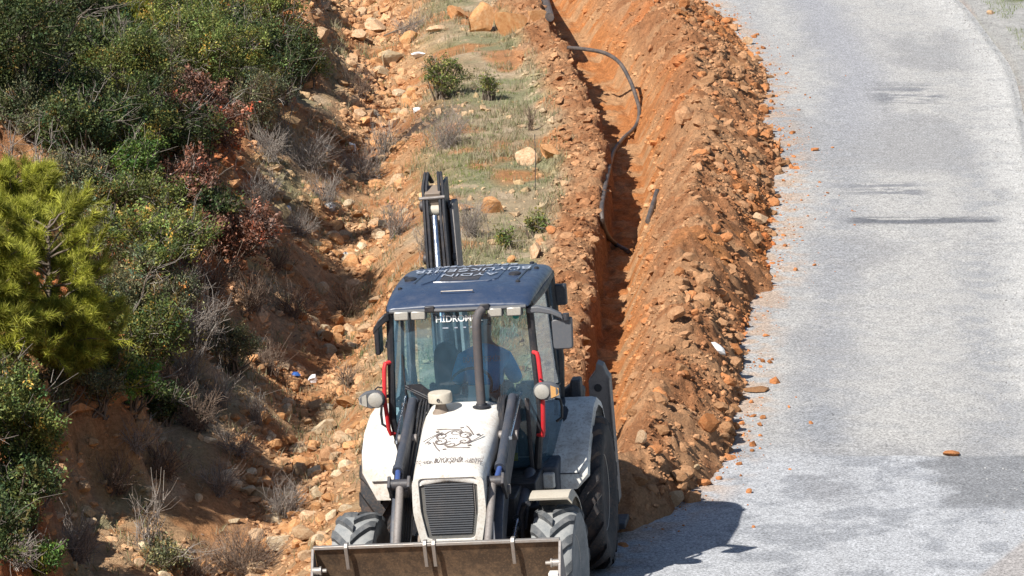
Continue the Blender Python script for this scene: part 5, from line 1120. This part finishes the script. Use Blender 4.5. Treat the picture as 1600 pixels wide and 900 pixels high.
SHRUBS = [
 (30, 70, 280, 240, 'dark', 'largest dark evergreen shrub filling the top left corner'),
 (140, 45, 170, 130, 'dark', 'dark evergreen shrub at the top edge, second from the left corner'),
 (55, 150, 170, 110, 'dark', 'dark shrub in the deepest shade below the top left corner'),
 (238, 48, 150, 130, 'mid', 'yellowish green shrub at the top edge left of centre of the thicket'),
 (190, 140, 140, 160, 'mid', 'tall mid green shrub in the middle of the thicket'),
 (300, 130, 170, 170, 'mid', 'wide mid green shrub above the brown leaved oak'),
 (345, 35, 140, 110, 'dark', 'dark green shrub at the top edge beside the bare forked twig'),
 (425, 42, 120, 110, 'mid', 'green shrub at the top edge next to the red bank'),
 (440, 112, 130, 110, 'dark', 'dark green shrub leaning out over the red bank'),
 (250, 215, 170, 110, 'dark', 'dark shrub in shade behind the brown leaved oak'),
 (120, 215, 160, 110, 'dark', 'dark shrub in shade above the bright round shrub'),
 (42, 190, 110, 70, 'olive', 'grey green shrub at the left edge under the dark evergreens'),
 (312, 215, 120, 150, 'brown', 'upright oak shrub with dry red brown leaves'),
 (360, 385, 130, 90, 'brown', 'low spreading oak shrub with dry red brown leaves above the shaded gully'),
 (215, 278, 95, 78, 'bright', 'bright green rounded shrub below the brown leaved oak'),
 (180, 325, 140, 90, 'mid', 'broad green shrub just under the bright rounded one'),
 (262, 325, 80, 70, 'mid', 'small green shrub to the right of the bright rounded one'),
 (230, 402, 130, 95, 'mid', 'yellowish green shrub right of the pine top'),
 (150, 385, 100, 75, 'olive', 'grey green shrub tangled with dead stems beside the pine'),
 (195, 470, 110, 115, 'olive', 'grey green shrub touching the right side of the pine'),
 (275, 468, 85, 75, 'olive', 'pale grey green shrub above the fallen grey branches'),
 (215, 548, 130, 105, 'mid', 'dark mid green shrub right of the lower pine branches'),
 (5, 600, 90, 80, 'mid', 'green shrub at the left edge under the pine'),
 (205, 612, 95, 70, 'bright', 'fresh green shrub on the brink of the cut bank'),
 (155, 632, 75, 55, 'olive', 'small olive shrub beside the bare earth of the cut bank'),
 (28, 680, 125, 150, 'mid', 'leafy shrub at the left edge beside the bare cut bank'),
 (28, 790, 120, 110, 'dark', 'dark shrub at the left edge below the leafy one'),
 (70, 893, 70, 50, 'bright', 'small bright green tuft shrub in the bottom left corner'),
 (258, 872, 90, 40, 'olive', 'low yellowish shrub at the bottom edge left of the dead brush'),
 (362, 555, 80, 70, 'olive', 'low olive shrub in the shade below the fallen grey branches'),
 (690, 128, 62, 62, 'mid', 'larger round green shrub on the grass strip above the digging arm'),
 (763, 142, 27, 36, 'mid', 'smaller round green shrub on the grass strip above the digging arm'),
 (836, 360, 38, 26, 'mid', 'low green shrub against the low bank right of the digging arm'),
 (790, 379, 22, 24, 'mid', 'small dark green tuft behind the cab roof'),
 (-45, 710, 150, 140, 'mid', 'big shrub cut by the left edge beside the cut bank'),
 (-40, 850, 120, 100, 'dark', 'dark shrub cut by the bottom left corner'),
 (130, 110, 150, 120, 'dark', 'dark shrub left of the tall mid green one in the thicket'),
 (200, 215, 130, 110, 'mid', 'shrub right above the bright rounded one in the shade'),
 (370, 120, 120, 130, 'mid', 'loose green shrub between the wide shrub and the leaning dark one'),
 (395, 75, 100, 90, 'dark', 'dark green shrub behind the dry brown twigs at the top'),
 (400, 180, 110, 90, 'olive', 'grey olive shrub on the slope below the leaning dark shrub'),
 (60, 30, 160, 110, 'dark', 'dark shrub top cut by the upper edge left of the thicket'),
 (290, 30, 120, 90, 'mid', 'green shrub cut by the upper edge left of the forked twig'),
 (250, 130, 120, 110, 'olive', 'olive shrub tangled in the middle of the thicket'),
 (120, 300, 100, 90, 'olive', 'olive shrub among the bare thin stems'),
 (290, 385, 90, 70, 'mid', 'green shrub left of the low brown oak'),
 (255, 520, 90, 80, 'olive', 'grey olive shrub behind the fallen grey branches'),
 (170, 575, 80, 70, 'mid', 'green shrub under the right pine branches'),
 (95, 615, 120, 50, 'olive', 'olive shrub on top of the cut bank under the pine'),
 (255, 640, 70, 50, 'dark', 'small dark shrub hanging over the shaded cut bank'),
 (300, 300, 80, 80, 'brown', 'brown leaved sprout under the upright brown oak'),
 (330, 340, 80, 60, 'dark', 'low dark shrub between the two brown oaks'),
 (480, 110, 60, 60, 'mid', 'small green shrub on the face of the red bank'),
]
for i, a in enumerate(SHRUBS): shrub(*a, seed=500 + i)
pine(30, 345, 150, 140, 'top of a yellow green pine at the left edge', 701)
pine(80, 475, 250, 250, 'largest yellow green young pine with long needles', 702)
pine(110, 560, 160, 120, 'low yellow green pine below the largest pine', 703)
pine(-10, 490, 150, 220, 'yellow green pine cut by the left edge beside the largest one', 705)
pine(205, 60, 90, 110, 'small yellow green pine among the shrubs at the top', 704)
DEAD = [
 (305, 505, 150, 90, 'tangle of pale grey dead branches on the brink above the gully', 'twig_grey', 70, .3, .006),
 (290, 560, 90, 80, 'grey dead branches hanging down the bank under the olive shrub', 'twig_grey', 30, .2, .006),
 (480, 235, 130, 70, 'spreading grey dead brush on the lit slope under the red bank', 'twig_grey', 80, .4, .004),
 (565, 262, 110, 60, 'grey dead brush left of the digging arm head', 'twig_grey', 80, .5, .004),
 (600, 218, 80, 60, 'grey dead brush beside the dark scorched patch', 'twig_grey', 50, .6, .004),
 (445, 780, 110, 70, 'upright grey dead bush left of the front wheel', 'twig_grey', 80, .6, .004),
 (380, 872, 170, 70, 'mass of brown dead brush at the bottom edge left of the bucket', 'twig_brown', 150, .4, .004),
 (228, 815, 120, 90, 'bare pale stems standing below the cut bank', 'twig_grey', 18, .6, .006),
 (442, 175, 60, 110, 'bare white stems in the shade under the leaning dark shrub', 'twig_grey', 9, .8, .007),
 (380, 110, 70, 70, 'dry brown twigs under the dark shrub at the top', 'twig_brown', 40, .3, .004),
 (620, 345, 80, 60, 'dry brush right beside the digging arm on its left', 'twig_grey', 60, .5, .0035),
 (670, 385, 70, 50, 'dry brush behind the cab roof', 'twig_grey', 60, .5, .0035),
 (455, 470, 110, 60, 'dark twigs in the shaded gully', 'twig_brown', 50, .4, .004),
 (540, 470, 70, 60, 'dry twigs on the gully edge left of the cab', 'twig_brown', 40, .4, .004),
 (330, 430, 110, 70, 'brown dead branches under the low oak shrub', 'twig_brown', 60, .2, .005),
 (20, 235, 40, 90, 'two bare stems at the left edge above the pine', 'twig_grey', 5, .9, .008),
 (62, 240, 50, 90, 'bare forked stems between the pine and the shade', 'twig_grey', 6, .9, .008),
 (110, 285, 50, 80, 'bare thin stems left of the bright rounded shrub', 'twig_grey', 10, .8, .006),
 (150, 300, 80, 50, 'grey dead twigs left of the broad green shrub', 'twig_grey', 40, .4, .004),
 (30, 865, 110, 60, 'grey dead twigs in the bottom left corner', 'twig_grey', 60, .4, .005),
 (830, 185, 26, 46, 'thin bare plant standing at the edge of the low bank', 'twig_brown', 12, .85, .005),
 (400, 640, 60, 60, 'dry grass like tuft beside the lit rubble', 'twig_grey', 40, .7, .003),
 (545, 590, 60, 40, 'dry twigs in the gully left of the cab handrail', 'twig_brown', 40, .3, .004),
 (330, 20, 60, 60, 'bare forked twig sticking up from the thicket at the top', 'twig_grey', 5, .8, .008),
 (700, 205, 120, 60, 'pale dry brush in the grass below the round green shrub', 'twig_grey', 90, .6, .003),
 (735, 345, 90, 60, 'pale dry brush right of the digging arm', 'twig_grey', 80, .6, .003),
 (560, 130, 80, 50, 'dry brush left of the cream slab', 'twig_brown', 50, .5, .0035),
 (640, 40, 90, 40, 'dry brush at the top above the cream slab', 'twig_grey', 50, .5, .004),
 (300, 640, 120, 70, 'dry brown twigs hanging on the shaded red bank', 'twig_brown', 60, .2, .005),
 (370, 690, 90, 50, 'grey twigs lying at the foot of the shaded bank', 'twig_grey', 40, .2, .004),
 (400, 300, 110, 60, 'grey twigs right of the upright brown oak', 'twig_grey', 70, .35, .0045),
 (420, 230, 90, 60, 'pale dry scrub below the bare white stems', 'twig_grey', 60, .4, .004),
 (180, 745, 90, 70, 'brown roots and twigs on the face of the cut bank', 'twig_brown', 40, .2, .005),
 (120, 850, 120, 70, 'grey brown dead brush near the bottom left corner', 'twig_grey', 80, .4, .0045),
 (300, 890, 120, 50, 'low dry brush at the bottom edge between olive shrub and brown brush', 'twig_brown', 70, .4, .004),
 (250, 370, 110, 60, 'grey dead twigs above the yellowish green shrub', 'twig_grey', 60, .3, .005),
 (290, 440, 100, 60, 'tangled grey branches above the pale olive shrub', 'twig_grey', 60, .3, .005),
 (270, 600, 110, 70, 'grey brown brush on the bank below the fallen grey branches', 'twig_brown', 70, .3, .005),
 (340, 610, 90, 60, 'thin grey brush left of the dry tuft by the rubble', 'twig_grey', 60, .4, .004),
 (250, 720, 120, 60, 'dark brown brush in the deepest shade of the bank', 'twig_brown', 70, .3, .005),
 (340, 750, 100, 50, 'grey brush between the shaded bank and the upright dead bush', 'twig_grey', 60, .4, .004),
 (420, 560, 90, 50, 'brown brush in the gully left of the blue scrap', 'twig_brown', 60, .4, .004),
 (430, 400, 90, 50, 'brown brush on the slope right of the low brown oak', 'twig_brown', 60, .4, .004),
 (470, 350, 80, 40, 'low grey brush right of the small white scrap', 'twig_grey', 60, .4, .0035),
 (60, 760, 90, 60, 'grey twigs sticking out right of the dark left edge shrub', 'twig_grey', 40, .3, .005),
 (510, 300, 80, 50, 'grey dry scrub above the clear plastic bag', 'twig_grey', 60, .5, .004),
 (390, 460, 100, 70, 'brown dead branches at the bank foot below the low oak', 'twig_brown', 60, .3, .005),
 (215, 690, 90, 60, 'dry grey twigs below the fresh green brink shrub', 'twig_grey', 40, .2, .005),
]
for i, (u, v, w, h, lab, mt, n, upr, th) in enumerate(DEAD): dead(u, v, w, h, lab, 800 + i, mt, n, upr, th)

# ------------------------------------------------------------------ pipes and litter
def at_depth(u, v, Y):
    d = FW + RT * (u - 800) / FPX + UP * (450 - v) / FPX; t = Y / d[1]; return Vector((d[0] * t, Y, CAM_H + d[2] * t))
def lay(name, pts, r, mat, label, cat, lift=.0, n=10, hang=0):
    P = [pick(u, v, r + lift) for u, v in pts]; Q = []
    for i in range(1, hang):                                        # a stretch that hangs free between two resting points
        Y_ = P[0].y + (P[hang].y - P[0].y) * i / hang; q = at_depth(*pts[i], Y_); q.z = max(q.z, float(land(q.x, q.y)) + r); P[i] = q
    for i in range(len(P) - 1):
        p0, p1, p2, p3 = P[max(i - 1, 0)], P[i], P[i + 1], P[min(i + 2, len(P) - 1)]
        for t in np.linspace(0, 1, 6, endpoint=False): Q.append(.5 * ((2 * p1) + (p2 - p0) * t + (2 * p0 - 5 * p1 + 4 * p2 - p3) * t * t + (3 * p1 - p0 - 3 * p2 + p3) * t ** 3))
    Q.append(P[-1]); o = MB().tube(Q, r, n).build(name, M[mat]); tag(o, label, cat); return o
lay('water_hose', [(888, 80), (915, 77), (945, 83), (968, 98), (984, 125), (994, 152), (999, 180), (993, 202), (972, 224), (958, 246), (949, 280), (943, 310), (940, 345), (946, 370), (961, 386), (982, 398)], .031, 'hose', 'long black hose winding down into the open trench', 'hose', .01, hang=6)
lay('pipe', [(846, -8), (852, 12), (859, 40)], .075, 'hose', 'thick black pipe end at the top of the trench', 'pipe', .05)
lay('pipe_piece', [(1027, 305), (1020, 328), (1012, 353)], .036, 'hose', 'short straight black pipe stuck in the side of the heap', 'pipe', .02)
def slab(name, u, v, w, h, mat, label, cat, rot, seed, thick=.3):
    r = np.random.default_rng(seed); p = pick(u, v); s = pxm(p); me = np_mesh(name, rock_shape(ICO2, 10, r, .03), ICO2[1], M[mat])
    o = stone(name, me, p, (w / s / 2, w / s / 2 * .6, h / s / 2), rot, .1); tag(o, label, cat)
slab('plaster_block', 1122, 549, 40, 14, 'plaster', 'white speckled broken block at the road side of the heap', 'block', (.1, .5, .1), 901)
for i, (u, v, w, h, mt, lab) in enumerate([(655, 90, 24, 9, 'litter', 'crumpled white bag near the cream slab at the top'), (651, 174, 14, 12, 'litter', 'white scrap of litter below the round green shrub'), (551, 236, 16, 14, 'litter', 'pale scrap caught in the grey dead brush'), (449, 328, 13, 11, 'litter', 'small white scrap on the lit slope left'), (517, 328, 26, 18, 'litter_grey', 'clear grey plastic bag on the lit slope above the gully'), (461, 588, 20, 9, 'litter_blue', 'blue scrap of litter in the gully'), (489, 598, 20, 15, 'litter', 'white scrap of litter beside the blue one in the gully'), (540, 408, 12, 22, 'litter_grey', 'grey plank scrap in the rubble above the shaded gully'), (420, 300, 14, 9, 'litter', 'white stone like scrap at the shade edge of the lit slope')]):
    r = np.random.default_rng(920 + i); p = pick(u, v); s = pxm(p); V = rock_shape(ICO2, 4, r, .16); me = np_mesh('litter', V, ICO2[1], M[mt])
    o = stone('litter', me, p, (w / s / 2, w / s / 2.2, h / s / 2), (r.normal() * .3, r.normal() * .3, r.uniform(0, 6)), .2); tag(o, lab, 'litter')
p = pick(836, 298); o = MB().tube([(0, 0, -.15), (.005, 0, .4), (-.005, 0, .78)], .006, 7).build('stake', M['charcoal']); o.location = p; tag(o, 'thin dark stake standing beside the rounded tan boulder', 'stake')
p0, p1 = pick(600, 62), pick(720, 20); o = MB().tube([p0 + Vector((0, 0, .06)), (p0 + p1) / 2 + Vector((0, 0, .10)), p1 + Vector((0, 0, .06))], .014, 7).build('fallen_branch', M['bark']); tag(o, 'long straight fallen branch lying near the top boulders', 'branch')
